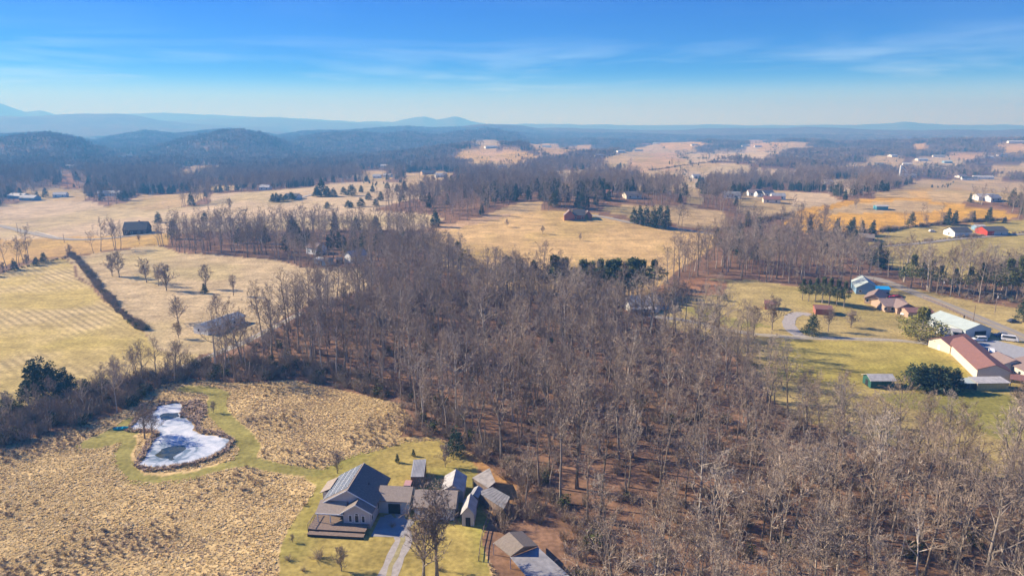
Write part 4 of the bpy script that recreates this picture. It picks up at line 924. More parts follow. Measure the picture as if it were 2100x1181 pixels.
# house on the hill
A = gp(1163, 448); B = gp(1196, 450)
hh, L_ = house('brick_house', 'red brick house with dark roof on top of the bare hill', 'house', (1176, 451), (1199, 451), 10, 3.4, 3.6, BRICK, SH_DARK, ridge='x', wins=row('f', (-2.5, 2.5), 1, 1, 1.4))
gable_walls(7.5, 8, 3.6, 3.4, 'y', -L_ / 2 - 3.2, -2.0).build('wing_wall', BRICK, hh); gable_roof(7.5, 8, 3.6, 3.4, .4, 'y', x0=-L_ / 2 - 3.2, y0=-2.0).build('wing_roof', SH_PINK, hh)
gable_walls(6, 7, 3.2, 3.0, 'y', L_ / 2 + 2.5, 1.0).build('wing_wall', BRICK, hh); gable_roof(6, 7, 3.2, 3.0, .4, 'y', x0=L_ / 2 + 2.5, y0=1.0).build('wing_roof', SH_PINK, hh)
# grey house inside the wood's right edge
gh, L_ = house('grey_house', 'grey roofed house half hidden by bare trees right of the wood', 'house', (1292, 642), (1352, 640), 12, 3.4, 2.9, WHITE, SH_GREY, wins=row('f', (-4, 0, 4), 1, 1.1, 1.3))
gable_walls(9, 9, 3.2, 2.4, 'y', L_ / 2 + 1, 4.0).build('wing_wall', BLUEW, gh); gable_roof(9, 9, 3.2, 2.4, .4, 'y', x0=L_ / 2 + 1, y0=4.0).build('wing_roof', SH_GREY, gh)
MB().slab([(-L_ / 2, -3.2, 2.4), (L_ / 2 - 2, -3.2, 2.4), (L_ / 2 - 2, -.4, 2.9), (-L_ / 2, -.4, 2.9)], .12).build('porch_roof', TINW, gh)
house('shed', 'white roofed shed left of the grey roofed house in the wood', 'shed', (1232, 615), (1258, 616), 6, 2.6, 1.0, CREAM, TINW)
house('shed', 'low brown shed in the yard near the leafless round trees', 'shed', (1568, 634), (1590, 636), 5, 2.6, 1.0, BRICK, SH_RED, door=('f', 0, 1.2, 2, DARK))
house('shed', 'red brown shed behind the broad bare garden trees', 'shed', (1672, 645), (1705, 647), 6, 2.6, 1.0, BRICK, SH_RED)
# cluster by the road on the right
house('blue_house', 'pale blue sided building with green tin roof by the road', 'house', (1755, 603), (1800, 606), 15, 3.4, 2.8, BLUEW, TING, ridge='y', wins=row('f', (-3, 3), 1.1, 1, 1.1))
house('blue_shed', 'shed with bright blue roof beside the pale blue building', 'shed', (1797, 608), (1823, 609), 6, 3.6, .8, BLUEW, TINB, door=('f', 2, 1.2, 2.1, DARK))
house('bungalow', 'tan bungalow with faded brown roof in front of the blue-roofed shed', 'house', (1772, 622), (1808, 627), 13, 2.7, 2.0, TANB, SH_PINK, ridge='y', wins=row('f', (-2.4, 2.4), 1, 1, 1.1), over=.7)
rh, L_ = house('ranch_house', 'tan ranch house with several brown gables beside the board fence', 'house', (1815, 640), (1862, 640), 12, 2.7, 1.9, TANB, SH_PINK, wins=row('f', (-5, -2, 4), .9, 1.2, 1.2), door=('f', 1.4, 1.1, 2.0, DARK), over=.7)
gable_walls(8, 8, 2.7, 1.9, 'y', 2.5, -3.0).build('wing_wall', TANB, rh); gable_roof(8, 8, 2.75, 1.9, .6, 'y', x0=2.5, y0=-3.0).build('wing_roof', SH_PINK, rh)
house('carport_house', 'low brown roofed garage behind the round green pine', 'garage', (1862, 652), (1912, 652), 7, 2.5, 1.1, TANB, SH_RED)
wk, L_ = house('workshop', 'long workshop with pale green tin roof by the parked white truck', 'workshop', (1978, 695), (2030, 692), 19, 3.6, 2.0, mat('workshop_siding', (0.45, 0.50, 0.52), .7, .05, .5), TING, ridge='y', wins=row('l', (-6, -3, 0, 3), 1.2, 1.6, 1.0), door=('f', 1.0, 5.0, 2.8, DARK))
MB().tube([(1.5, 9, 5), (1.5, 9, 6.6)], [.18, .18], 8, True).build('flue', DARK, wk)
house('lean_shed', 'small grey shed leaning on the left side of the green-roofed workshop', 'shed', (1952, 692), (1968, 694), 4, 2.5, .6, GREYW, TIN, door=('f', 0, 1.4, 2.0, DARK))
bA, L_ = house('outbuilding', 'short cream outbuilding with rust red roof at the end of the gravel drive', 'outbuilding', (1947, 725), (1998, 717), 8.5, 2.9, 1.8, CREAM, SH_RED, door=('l', 0, 1.0, 2.0, TRIM), over=.4)
A = gp(2014, 784); B = gp(2058, 777)
lb, L_ = house('long_barn', 'long cream barn with rust red roof beside the evergreen hedge', 'barn', (2014, 784), (2058, 777), 31, 3.4, 1.9, CREAM, SH_RED, ridge='y', over=.4)
d_ = gp(1951, 722) - gp(2014, 784); lb.rotation_euler.z = math.atan2(d_.y, d_.x) - R(90)
bn, L_ = house('big_house', 'cream house with sprawling rust red roofs beside the gravel yard', 'house', (2060, 760), (2120, 790), 16, 3.2, 2.2, CREAM, SH_PINK, wins=row('f', (-5, 0, 5), 1, 1.1, 1.2), over=.5)
gable_walls(8, 9, 3.0, 1.8, 'x', -L_ / 2 - 1, -4.0).build('wing_wall', CREAM, bn); gable_roof(8, 9, 3.0, 1.8, .4, 'x', x0=-L_ / 2 - 1, y0=-4.0).build('wing_roof', SH_PINK, bn)
p0 = gp(2068, 792)
leanto('veranda', 'rust red veranda roof on posts in front of the big cream house', [(p0.x, p0.y, 2.5), (p0.x + 11, p0.y - 7.5, 2.5), (p0.x + 14, p0.y - 3.5, 3.0), (p0.x + 3, p0.y + 4.0, 3.0)], .12, SH_RED, cat='veranda')
# green shed and yellow store below the hedge
gs, L_ = house('green_shed', 'dark green shed with white barrel roof in the mown paddock', 'shed', (1785, 796), (1833, 796), 5.0, 2.6, 1.1, GREENW, TINW, door=('l', 0, 1.6, 2.0, DARK))
for k in range(5): MB().box(-L_ / 2 + .6 + k * L_ / 5, -L_ / 2 + .7 + k * L_ / 5, -.05, .02, 0, 2.55).build('batten', GREENW, gs)
ws_ = empty('store', tuple(gp(2035, 800)), R(2), 'yellow board store with pale flat roof beside the evergreen hedge', 'shed')
for k in range(10): MB().box(-5 + k * 1.0, -4.06 + k * 1.0, -.05, 0, 0, 2.4).build('plank', OAK, ws_)
MB().box(-5, 5, .01, 4, 0, 2.38).build('wall', WOOD, ws_); MB().slab([(-5.3, -.4, 2.5), (5.3, -.4, 2.5), (5.3, 4.3, 2.9), (-5.3, 4.3, 2.9)], .1).build('roof', TINW, ws_)
os_ = empty('wood_store', tuple(gp(1988, 799)), R(2), 'open dark wood store with green roof next to the yellow board store', 'shed')
MB().box(-2.8, 2.8, .9, 3.4, 0, 1.9).build('log_stack', SH_DARK, os_); MB().slab([(-3.1, -.3, 2.2), (3.1, -.3, 2.2), (3.1, 3.8, 2.5), (-3.1, 3.8, 2.5)], .08).build('roof', TING, os_)
for x_ in (-2.9, 0, 2.9): MB().box(x_ - .07, x_ + .07, -.07, .07, 0, 2.1).build('post', WOOD, os_)
# houses beyond the right-hand fields
house('ranch_house', 'brown brick ranch house below the orange field', 'house', (1762, 495), (1792, 497), 9, 2.8, 2.0, TANB, SH_BROWN, wins=row('f', (-4, 4), 1, 1, 1.1), chimney=(2, 4, .6))
house('white_barn', 'white gabled barn with dark roof by the hedge of the right field', 'barn', (1957, 487), (1992, 486), 11, 3.6, 2.6, WHITE, SH_DARK, wins=row('l', (0,), 1.2, 1.2, 1.4))
rb, L_ = house('red_barn', 'red ended barn with tin roof beyond the white gabled barn', 'barn', (2024, 484), (2066, 483), 12, 3.4, 2.2, GREYW, SH_DARK, wins=row('f', (-3, 3), 1, 1, 1))
b = MB(); b.poly([(-L_ / 2 - .03, 12, 0), (-L_ / 2 - .03, 0, 0), (-L_ / 2 - .03, 0, 3.4), (-L_ / 2 - .03, 6, 5.6), (-L_ / 2 - .03, 12, 3.4)]); b.build('gable_cladding', mat('red_boards', (0.45, 0.06, 0.03), .9, .1, 1), rb)
MB().box(-L_ / 2, -L_ / 2 + 5, -.06, -.02, 0, 3.2).build('end_cladding', mat('red_boards', (0.45, 0.06, 0.03), .9, .1, 1), rb)
house('garage', 'pale tin garage behind the red ended barn', 'garage', (2003, 474), (2022, 474), 7, 2.8, 1.2, BLUEW, TINW)
house('field_barn', 'long teal field shelter with white roof in the orange field', 'barn', (1797, 431), (1821, 431), 6, 3.0, .8, mat('teal_tin', (0.10, 0.30, 0.36), .6, .06, 1), TINW)
house('pasture_house', 'pale house with dark roof behind evergreens on the far pasture', 'house', (582, 410), (608, 410), 10, 3.0, 2.6, WHITE, SH_DARK, wins=row('f', (-4, 0, 4), 1, 1, 1.2))
# small houses scattered over the far country
FARH = [(1500, 407, 14, WHITE, SH_GREY), (1548, 402, 12, WHITE, SH_PINK), (1563, 404, 10, WHITE, SH_DARK), (1578, 404, 12, WHITE, SH_GREY), (1597, 410, 12, WHITE, TIN), (1583, 417, 14, CREAM, SH_RED), (1805, 340, 16, WHITE, SH_GREY), (1835, 322, 20, WHITE, TINW), (1860, 340, 16, WHITE, TINW), (1893, 330, 24, WHITE, TINW), (1926, 323, 26, WHITE, SH_GREY), (1945, 335, 18, BLUEW, TING), (1864, 364, 36, WHITE, TIN), (1989, 370, 22, WHITE, SH_DARK), (1975, 365, 16, WHITE, SH_PINK), (2025, 412, 16, WHITE, TINW), (2042, 414, 12, WHITE, TINW), (1700, 378, 12, WHITE, TINW), (1310, 311, 26, WHITE, SH_DARK), (1275, 313, 22, WHITE, TIN), (1230, 322, 20, CREAM, SH_GREY), (1325, 297, 34, WHITE, SH_RED), (1345, 296, 26, WHITE, TIN), (1530, 301, 26, WHITE, SH_GREY), (1555, 302, 24, WHITE, SH_PINK), (787, 344, 14, WHITE, TINW), (793, 364, 13, WHITE, TINW), (772, 366, 12, WHITE, TIN), (838, 336, 20, WHITE, SH_GREY), (905, 364, 16, WHITE, TINW), (935, 366, 12, CREAM, SH_RED), (758, 320, 24, WHITE, TINW), (1030, 346, 14, WHITE, TINW), (1120, 302, 30, WHITE, SH_GREY), (1008, 304, 30, WHITE, TINW), (122, 405, 14, WHITE, TINW), (218, 402, 18, WHITE, TINW), (232, 402, 14, WHITE, TIN), (542, 390, 12, WHITE, TINW), (412, 328, 26, WHITE, TINW), (1430, 366, 14, WHITE, TINW), (1425, 299, 24, WHITE, SH_GREY), (2030, 325, 24, WHITE, TINW), (2060, 320, 26, WHITE, SH_GREY), (2085, 293, 40, WHITE, TINW), (1885, 283, 60, WHITE, TINW), (1240, 404, 10, CREAM, SH_RED), (1300, 408, 14, CREAM, SH_BROWN), (820, 350, 14, LILAC, SH_DARK), (880, 358, 22, TANB, SH_DARK), (2018, 368, 30, WHITE, TIN), (145, 345, 26, WHITE, TIN), (250, 322, 28, WHITE, TINW), (30, 408, 22, BLUEW, TIN), (55, 412, 18, BLUEW, TIN)]
for px_, py_, L_, wm_, rm_ in FARH:
    p = gp(px_, py_)
    for k_ in (0, .05, .10, .16, .22): CLEAR.append((p.x * (1 - k_), p.y * (1 - k_), max(L_ * .8, p.length * .014)))
    roofw = {'taupe_shingle': 'brown', 'grey_shingle': 'grey', 'faded_brown_roof': 'brown', 'charcoal_shingle': 'dark', 'white_tin': 'white', 'galvanised_tin': 'tin', 'rust_red_roof': 'red', 'pale_green_tin': 'green', 'brown_shingle': 'brown'}[rm_.name]
    wallw = {'white_siding': 'white', 'cream_siding': 'cream', 'blue_siding': 'blue', 'pale_grey_siding': 'grey', 'tan_brick': 'tan'}[wm_.name]
    house('far_house', 'small %s walled house with %s roof among the distant wooded hills' % (wallw, roofw), 'house', (px_, py_), None, min(L_ * .6, 12), 3.4, 2.4, wm_, rm_, L=L_, rot=rnd.uniform(-25, 25), group='far houses with %s walls and %s roofs' % (wallw, roofw), wins=row('f', (-L_ * .25, L_ * .25), 1, 1.4, 1.4))
# white silo-like feed leg by the long far barn
p = gp(1845, 364); si = empty('grain_leg', (p.x, p.y, p.z), 0, 'white grain elevator leg with sloping spout beside the long far barn', 'elevator')
MB().tube([(0, 0, 0), (0, 0, 20)], [1.6, 1.6], 10, True).build('tower', WHITE, si); MB().tube([(1, 0, 18), (14, 0, 6)], [.8, .8], 6).build('spout', WHITE, si)

# ------------------------------------------------------------------ vehicles
TYRE = mat('tyre', (0.02, 0.02, 0.02), .9, .1, 1); RIM = mat('rim', (0.5, 0.5, 0.5), .4, .05, 1, .5)
def vehicle(name, label, cat, loc, rz, paint, L=4.6, Wd=1.85, H=1.5, kind='suv', sz=1.0):
    e_ = empty(name, loc, rz, label, cat); h = Wd / 2; bl = .35; wl = H * .56
    def loft(secs, nm, m_, par=e_):       # secs: (x, half width, z0, z1)
        b = MB()
        for x, w, z0, z1 in secs: b.v += [(x, -w, z0), (x, w, z0), (x, w * .97, z1), (x, -w * .97, z1)]
        for i in range(len(secs) - 1):
            for j in range(4): a = i * 4 + j; c_ = i * 4 + (j + 1) % 4; b.f.append((a, c_, c_ + 4, a + 4))
        b.f.append((3, 2, 1, 0)); k = (len(secs) - 1) * 4; b.f.append((k, k + 1, k + 2, k + 3)); return b.build(nm, m_, par)
    x0, x1 = -L / 2, L / 2
    body = loft([(x0, h * .88, bl + .1, wl - .1), (x0 + .15, h, bl, wl), (x0 + L * .3, h, bl - .05, wl + .03), (x1 - L * .28, h, bl - .05, wl + .02), (x1 - .25, h * .97, bl, wl - .12), (x1, h * .85, bl + .1, wl - .28)], 'body', paint)
    cab = {'suv': (x0 + .1, x0 + .5, x1 - L * .42, x1 - L * .26), 'van': (x0 + .05, x0 + .25, x1 - L * .20, x1 - L * .06), 'truck': (x0 + L * .42, x0 + L * .46, x1 - L * .38, x1 - L * .25), 'cap': (x0 + .05, x0 + .15, x1 - L * .38, x1 - L * .25), 'car': (x0 + L * .12, x0 + L * .27, x1 - L * .42, x1 - L * .24)}[kind]
    a, b_, c_, d_ = cab
    loft([(a, h * .93, wl - .05, wl + .02), (b_, h * .80, wl - .05, H), (c_, h * .80, wl - .05, H), (d_, h * .92, wl - .05, wl + .02)], 'cabin', paint)
    g_ = MB()
    g_.poly([(d_ - .02, -h * .8, wl + .06), (d_ - .02, h * .8, wl + .06), (c_ + .06, h * .70, H - .06), (c_ + .06, -h * .70, H - .06)]); g_.v = [(v[0] + .03, v[1], v[2] + .02) for v in g_.v]; g_.build('windscreen', GLASS, e_)
    for s in (-1, 1):
        g_ = MB(); P = [(b_ + .1, s * h * .925, wl + .08), (c_ + .05, s * h * .925, wl + .08), (c_ - .1, s * h * .825, H - .1), (b_ + .12, s * h * .825, H - .1)]
        g_.poly(P if s > 0 else P[::-1]); g_.build('side_window', GLASS, e_)
        for x_ in (x0 + L * .19, x1 - L * .19):
            w = MB(); w.tube([(x_, s * (h - .2), .34), (x_, s * (h + .02), .34)], [.34, .34], 14, True); wo = w.build('wheel', TYRE, e_); MB().tube([(x_, s * (h - .1), .34), (x_, s * (h + .035), .34)], [.2, .2], 10, True).build('rim', RIM, wo)
        MB().box(x1 - .12, x1 - .02, s * h * .55 - .16, s * h * .55 + .16, wl - .36, wl - .2).build('headlight', TRIM, e_)
    e_.scale = (sz, sz, sz); return e_
def paint(n, c): return mat(n, c, .3, .02, 1, .5)
PW = paint('white_paint', (.78, .78, .78)); PG = paint('grey_paint', (.22, .23, .25)); PR = paint('red_paint', (.40, .02, .03)); PD = paint('dark_paint', (.05, .06, .08)); PK = paint('faded_pink_paint', (.52, .30, .26))
def vp(px_, py_): p = gp(px_, py_); return (p.x, p.y, p.z + .03)
vehicle('pickup_truck', 'white pickup with bed cap in front of the green-roofed workshop', 'truck', vp(2006, 699), R(178), PW, 5.6, 2.0, 1.85, 'cap')
vehicle('van', 'white passenger van parked at the roadside end of the workshop yard', 'van', vp(2070, 699), R(-28), PW, 5.6, 2.05, 2.2, 'van')
vehicle('suv', 'grey suv parked beside the white passenger van', 'car', vp(2052, 690), R(160), PG, 4.6, 1.85, 1.7, 'suv')
vehicle('car', 'dark car parked on the grass across the road', 'car', vp(2077, 661), R(5), PD, 4.6, 1.8, 1.45, 'car')
vehicle('car', 'dark red car behind the tan ranch house', 'car', vp(1840, 612), R(5), PR, 4.8, 1.85, 1.5, 'suv')
vehicle('car', 'red car beside the bright blue roofed shed', 'car', vp(1829, 613), R(20), PR, 4.4, 1.8, 1.45, 'car')
vehicle('car', 'pale car between the rust red roofs', 'car', vp(2033, 722), R(60), PW, 4.6, 1.8, 1.5, 'car')
vehicle('car', 'white car standing in the far yard below the orange field', 'car', vp(1912, 476), R(0), PW, 4.8, 1.9, 1.6, 'suv')
vehicle('car', 'red car next to the white gabled barn', 'car', vp(1999, 484), R(0), PR, 4.6, 1.9, 1.5, 'car')
vehicle('pickup_truck', 'white pickup under the tan ranch house gable', 'truck', vp(1858, 646), R(200), PW, 5.2, 1.9, 1.7, 'truck')
vehicle('truck', 'old faded pink truck parked behind the breezeway', 'truck', (-23.3, 137.6, 0.03), R(-92), PK, 4.8, 2.0, 2.0, 'suv')
tr = empty('trailer', vp(1935, 686), R(4), 'white box trailer beside the round green pine', 'trailer')
MB().box(-2.4, 2.0, -1.1, 1.1, .6, 2.7).build('body', PW, tr)
for s in (-1, 1): MB().tube([(-.3, s * .95, .35), (-.3, s * 1.15, .35)], [.35, .35], 12, True).build('wheel', TYRE, tr)
MB().box(2.0, 3.2, -.08, .08, .5, .62).build('tow_bar', PD, tr)
tk = empty('tarp_stack', vp(1943, 692), R(10), 'blue tarpaulin covered pile in front of the white box trailer', 'tarpaulin')
MB().hexa([(-1.3, -.8, 0), (1.3, -.9, 0), (1.2, .8, 0), (-1.2, .9, 0), (-.7, -.4, 1.1), (.8, -.5, .9), (.7, .4, 1.0), (-.6, .5, 1.2)]).build('cover', paint('blue_tarp', (.04, .14, .34)), tk)
boat = empty('boat', tuple(gp(248, 880)), R(12), 'small turquoise rowing boat lying by the frozen pond', 'boat')
TQ = paint('turquoise_paint', (.01, .36, .48)); b = MB()
secs = [(-1.9, .35, .1), (-1.2, .62, .02), (0, .70, 0), (1.1, .58, .02), (2.0, .06, .22)]
for x_, w, z_ in secs: b.v += [(x_, -w, .55), (x_, -w * .7, z_), (x_, w * .7, z_), (x_, w, .55)]
for i in range(4):
    for j in range(3): a = i * 4 + j; b.f.append((a, a + 1, a + 5, a + 4))
b.f.append((0, 3, 2, 1)); b.build('hull', TQ, boat)
for x_ in (-.9, .4): MB().box(x_ - .14, x_ + .14, -.6, .6, .42, .47).build('seat', TQ, boat)

# ------------------------------------------------------------------ poles, wires, fences
POLEW = mat('pole_wood', (.24, .18, .14), .9, .15, 1); WIRE = mat('wire', (.12, .12, .12), .6, .05, 1)
tops = []
def pole(px_, py_, ty, label, arm=True):
    p = gp(px_, py_); h = top_z(p, ty) - p.z; e_ = empty('utility_pole', tuple(p), R(-35), label, 'utility pole')
    MB().tube([(0, 0, -.3), (0, 0, h)], [.17, .11], 8, True).build('post', POLEW, e_)
    if arm:
        MB().box(-1.2, 1.2, -.07, .07, h - .6, h - .46).build('crossarm', POLEW, e_)
        for x_ in (-1.05, 0, 1.05): MB().tube([(x_, 0, h - .46), (x_, 0, h - .22)], [.06, .04], 6, True).build('insulator', TRIM, e_)
        MB().tube([(.3, 0, h - 2.4), (.3, 0, h - 1.4)], [.22, .22], 8, True).build('transformer', GREYW, e_)
    return p + Vector((0, 0, h - .3))
P1 = pole(1867, 592, 546, 'wooden utility pole among the roadside evergreens'); P2 = pole(1931, 607, 571, 'wooden utility pole with crossarm in front of the dark roadside thicket')
P3 = pole(2040, 641, 600, 'tall wooden utility pole on the grass across the road'); pole(1995, 662, 626, 'short pole beside the road near the board fence', False)
P5 = P3 + (P3 - P2) * 1.0
pole(37, 478, 457, 'wooden pole beside the left country road bend', False); pole(132, 497, 479, 'wooden pole where the field lane leaves the road', False)
for A_, B_, lb_ in ((P1, P2, 'sagging power lines from the evergreens to the thicket pole'), (P2, P3, 'sagging power lines across the road between two poles'), (P3, P5, 'sagging power lines running on beyond the tall pole')):
    e_ = empty('power_line', tuple(A_), 0, lb_, 'power line'); d = B_ - A_; sd_ = Vector((-d.y, d.x, 0)).normalized()
    for o_ in (-1.05, 0, 1.05):
        MB().tube([tuple(sd_ * o_ + d * (k / 8) - Vector((0, 0, 1.6 * 4 * (k / 8) * (1 - k / 8)))) for k in range(9)], [.022] * 9, 3).build('wire', WIRE, e_)
def fence(name, label, pxs, step, h, rails, m_, w=.07):
    pts = [gp(*p) for p in pxs]; e_ = empty(name, tuple(pts[0]), 0, label, 'fence'); o0 = pts[0]; P = []
    for a_, b_ in zip(pts[:-1], pts[1:]):
        n = max(1, int((b_ - a_).length / step))
        P += [a_.lerp(b_, k / n) - o0 for k in range(n)]
    P.append(pts[-1] - o0); me = MB().box(-w, w, -w, w, -.2, h).mesh('post', m_)
    for p in P: put('post', me, e_, tuple(p))
    for a_, b_ in zip(P[:-1], P[1:]):
        for z_ in rails:
            d = (b_ - a_).normalized(); s = Vector((-d.y, d.x, 0)) * .03; u = Vector((0, 0, .13 if w > .06 else .02))
            q = [a_ - s, b_ - s, b_ + s, a_ + s]; q = [v + Vector((0, 0, z_)) for v in q]
            MB().hexa([tuple(v) for v in q] + [tuple(v + u) for v in q]).build('rail', m_, e_)
    return e_
fence('board_fence', 'dark brown board fence running beside the paved road', [(1893, 612), (1925, 625), (1955, 640), (1990, 658), (2022, 676)], 2.6, 1.3, (.35, .75, 1.12), WOOD)
fence('guardrail', 'white guardrail beside the left country road', [(72, 476), (95, 482), (120, 489)], 4.0, .9, (.5, .68), TRIM)
fence('wire_fence', 'thin post and wire fence along the top of the paddock', [(165, 522), (230, 514), (300, 507), (352, 500)], 5.0, 1.3, (.5, 1.1), WOOD, .05)
fence('wire_fence', 'thin post and wire fence below the mown paddock left of the green shed', [(1560, 782), (1640, 782), (1720, 784), (1782, 790)], 4.0, 1.2, (.5, 1.0), WOOD, .05)
fence('yard_fence', 'rustic post fence along the brush beside the carport', [(1003, 1060), (992, 1090), (985, 1120), (982, 1150)], 2.0, 1.2, (.5, 1.0), WOOD)
tb = empty('picnic_bench', vp(1842, 649), R(-5), 'dark wooden bench on the lawn below the tan ranch house', 'bench')
MB().box(-1.2, 1.2, -.25, .25, .5, .58).build('seat', WOOD, tb)
for x_ in (-1, 1): MB().box(x_ - .06, x_ + .06, -.2, .2, 0, .5).build('leg', WOOD, tb)

# ------------------------------------------------------------------ single trees and shrubs
def plant(kind, px_, py_, ty, label, name='bare_tree', cat='tree', group=None, var=None, wide=1.0, h0=None):
    p = gp(px_, py_); k = rnd.randrange(len(kind)) if var is None else var; me = kind[k]
    h = h0 or max(2.0, top_z(p, ty) - p.z)
    zs = max(v.co.z for v in me[1].vertices); s = h / zs
    e_ = empty(name, tuple(p), rnd.uniform(0, 6.28), label, cat, group); e_.scale = (s * wide, s * wide, s)
    put('trunk', me[0], e_); put('crown', me[1], e_); return e_
# two big trees before the garage
plant(OPENT, 868, 1182, 1010, 'spreading leafless tree beside the gravel drive before the garage', var=0, wide=1.15); plant(OPENT, 896, 1183, 985, 'tall leafless tree with upright limbs standing before the garage', var=2, wide=1.1)
G1 = 'bare trees dotted over the tan paddock'
for px_, py_, ty in [(230, 566, 517), (245, 569, 514), (325, 586, 536), (342, 596, 535), (423, 592, 541), (479, 606, 561), (444, 644, 602)]: plant(OPENT, px_, py_, ty, 'leafless tree standing alone or in a loose line on the tan paddock', group=G1)
plant(OPENT, 301, 579, 524, 'broad round-crowned leafless oak in the dip of the tan paddock', var=0, wide=1.2)
plant(OPENT, 366, 662, 603, 'wide vase-shaped leafless tree near the mobile home', var=0, wide=1.25)
plant(OPENT, 367, 694, 655, 'pale small leafless tree between the vase-shaped tree and the mobile home', var=3)
for px_, py_, ty, lb_ in [(286, 501, 478, 'thin leafless tree on the fence line of the orange strip'), (144, 527, 500, 'bushy leafless tree at the top end of the hedgerow'), (233, 484, 456, 'round leafless tree beside the large dark house'), (472, 432, 406, 'lone leafless tree in the far pale pasture'), (7, 557, 535, 'small leafless tree at the left end of the evergreen row'), (56, 545, 519, 'narrow leafless tree between the dark evergreens of the row'), (1660, 475, 433, 'big leafless tree at the left end of the orange field'), (1690, 462, 418, 'spreading leafless tree standing in the orange field'), (1755, 428, 402, 'leafless tree left of the teal field shelter'), (1899, 462, 438, 'leaning leafless tree on the orange field hedge'), (1934, 460, 434, 'dome-crowned leafless tree on the orange field hedge'), (1990, 458, 432, 'thin leafless tree near the hedge evergreen'), (1583, 676, 600, 'tall leafless tree by the gravel loop'), (1545, 690, 625, 'reddish bare tree leaning over the gravel drive'), (1698, 680, 630, 'wide dome-shaped bare tree beside the dark cedar'), (1745, 672, 632, 'low dome-shaped bare tree beyond the dark cedar'), (1385, 620, 562, 'leafless tree beside the grey roofed house'), (1400, 622, 575, 'forked leafless tree on the lawn by the grey roofed house'), (1440, 605, 585, 'small leafless tree in the reddish bramble patch'), (2090, 860, 775, 'leafless tree at the edge of the green paddock'), (297, 899, 826, 'leaning leafless willow on the pond bank'), (312, 892, 838, 'brown leafless tree behind the leaning willow'), (438, 846, 820, 'small leafless tree on the mown path by the pond'), (692, 970, 920, 'small leafless tree at the lawn edge behind the solar house'), (913, 957, 905, 'reddish leafless tree behind the tin roofed shed'), (700, 1170, 1115, 'small leafless tree on the front lawn by the drive'), (600, 1112, 1095, 'little grey leafless sapling on the front lawn')]:
    wd = 1.35 if 'dome' in lb_ or 'willow' in lb_ or 'wide' in lb_ else 1.0
    plant(OPENT, px_, py_, ty, lb_, wide=wd)
for px_, py_, ty in [(1040, 466, 458), (1113, 480, 470), (1189, 494, 482)]: plant(OPENT, px_, py_, ty, 'tiny reddish bare tree alone on the open hill field', group='little trees on the hill field', h0=6.0)
# row of bare trunks at the front of the tree belt
for px_, py_, ty in [(325, 503, 462), (331, 505, 460), (345, 501, 465), (379, 520, 445), (403, 513, 448), (418, 512, 446), (432, 513, 445), (454, 520, 440), (480, 516, 442), (508, 528, 448), (523, 522, 440), (532, 522, 445), (547, 523, 438), (573, 530, 440), (615, 548, 470), (604, 540, 475)]:
    plant(FOREST, px_, py_, ty, 'leafless tree in the front row of the belt above the paddock', group='front row of the tree belt')
# left band: leaning bare trees above the thicket
for px_, py_, ty in [(285, 785, 712), (265, 790, 725), (320, 770, 682), (362, 762, 696), (372, 758, 700), (105, 865, 770), (64, 870, 790), (25, 880, 800), (345, 775, 720), (240, 800, 740)]:
    plant(FOREST, px_, py_, ty, 'leafless tree rising out of the dark thicket beyond the pond', group='bare trees in the pond thicket')
# evergreens
G2 = 'dark cedars dotted over the far pastures'
for px_, py_, ty in [(660, 403, 375), (672, 429, 416), (714, 426, 413), (720, 426, 414), (741, 424, 407), (771, 423, 410), (830, 393, 376), (794, 387, 375), (865, 390, 374), (764, 394, 382), (741, 395, 383), (722, 402, 382), (815, 394, 380), (756, 410, 396), (781, 412, 396), (895, 457, 445), (650, 404, 385), (672, 404, 386), (684, 404, 388), (705, 400, 386), (560, 415, 400), (568, 415, 399), (576, 414, 400), (586, 413, 401), (598, 411, 396)]:
    plant(CEDAR, px_, py_, ty - (py_ - ty) * .25, 'dark cedar standing on the far pale pastures', 'cedar_tree', group=G2, wide=1.6)
for px_, py_, ty, lb_ in [(30, 554, 529, 'cone-shaped dark evergreen at the left end of the hay field row'), (91, 539, 516, 'tall dark evergreen at the right end of the hay field row'), (75, 544, 526, 'squat dark evergreen in the hay field row'), (325, 457, 433, 'rounded dark evergreen alone in the pasture beyond the large dark house'), (420, 455, 431, 'dark evergreen rising from the tree belt'), (94, 405, 384, 'big dark evergreen by the far left pasture'), (44, 408, 396, 'small dark evergreen by the far left pasture'), (420, 602, 580, 'dark evergreen bush under the paddock tree'), (1203, 453, 438, 'dark cedar in front of the brick house'), (1172, 452, 445, 'small round shrub left of the brick house door'), (1665, 688, 641, 'dark cedar beside the gravel loop'), (657, 528, 502, 'dark evergreen against the salmon-roofed house'), (1486, 617, 600, 'dark evergreen bush at the bramble corner'), (1995, 455, 432, 'evergreen on the orange field hedge'), (2060, 458, 443, 'dark evergreen bush at the right end of the orange field hedge'), (2097, 660, 610, 'evergreen on the grass across the road'), (935, 935, 870, 'dark evergreen at the corner of the wood above the lawn'), (815, 948, 930, 'spiky evergreen shrub on the back lawn'), (848, 935, 922, 'second spiky evergreen shrub near the wood on the back lawn')]:
    plant(CEDAR, px_, py_, ty, lb_, 'cedar_tree', wide=1.35 if 'bush' in lb_ or 'squat' in lb_ or 'round' in lb_ else 1.1)
for i, (px_, py_, ty) in enumerate([(1870, 796, 742), (1888, 798, 744), (1905, 800, 744), (1922, 801, 746), (1940, 801, 750), (1957, 801, 754)]): plant(CEDAR, px_, py_, ty, 'dense dark evergreen in the trimmed row beside the long cream barn', 'hedge_evergreen', group='evergreens in the hedge row', wide=1.6)
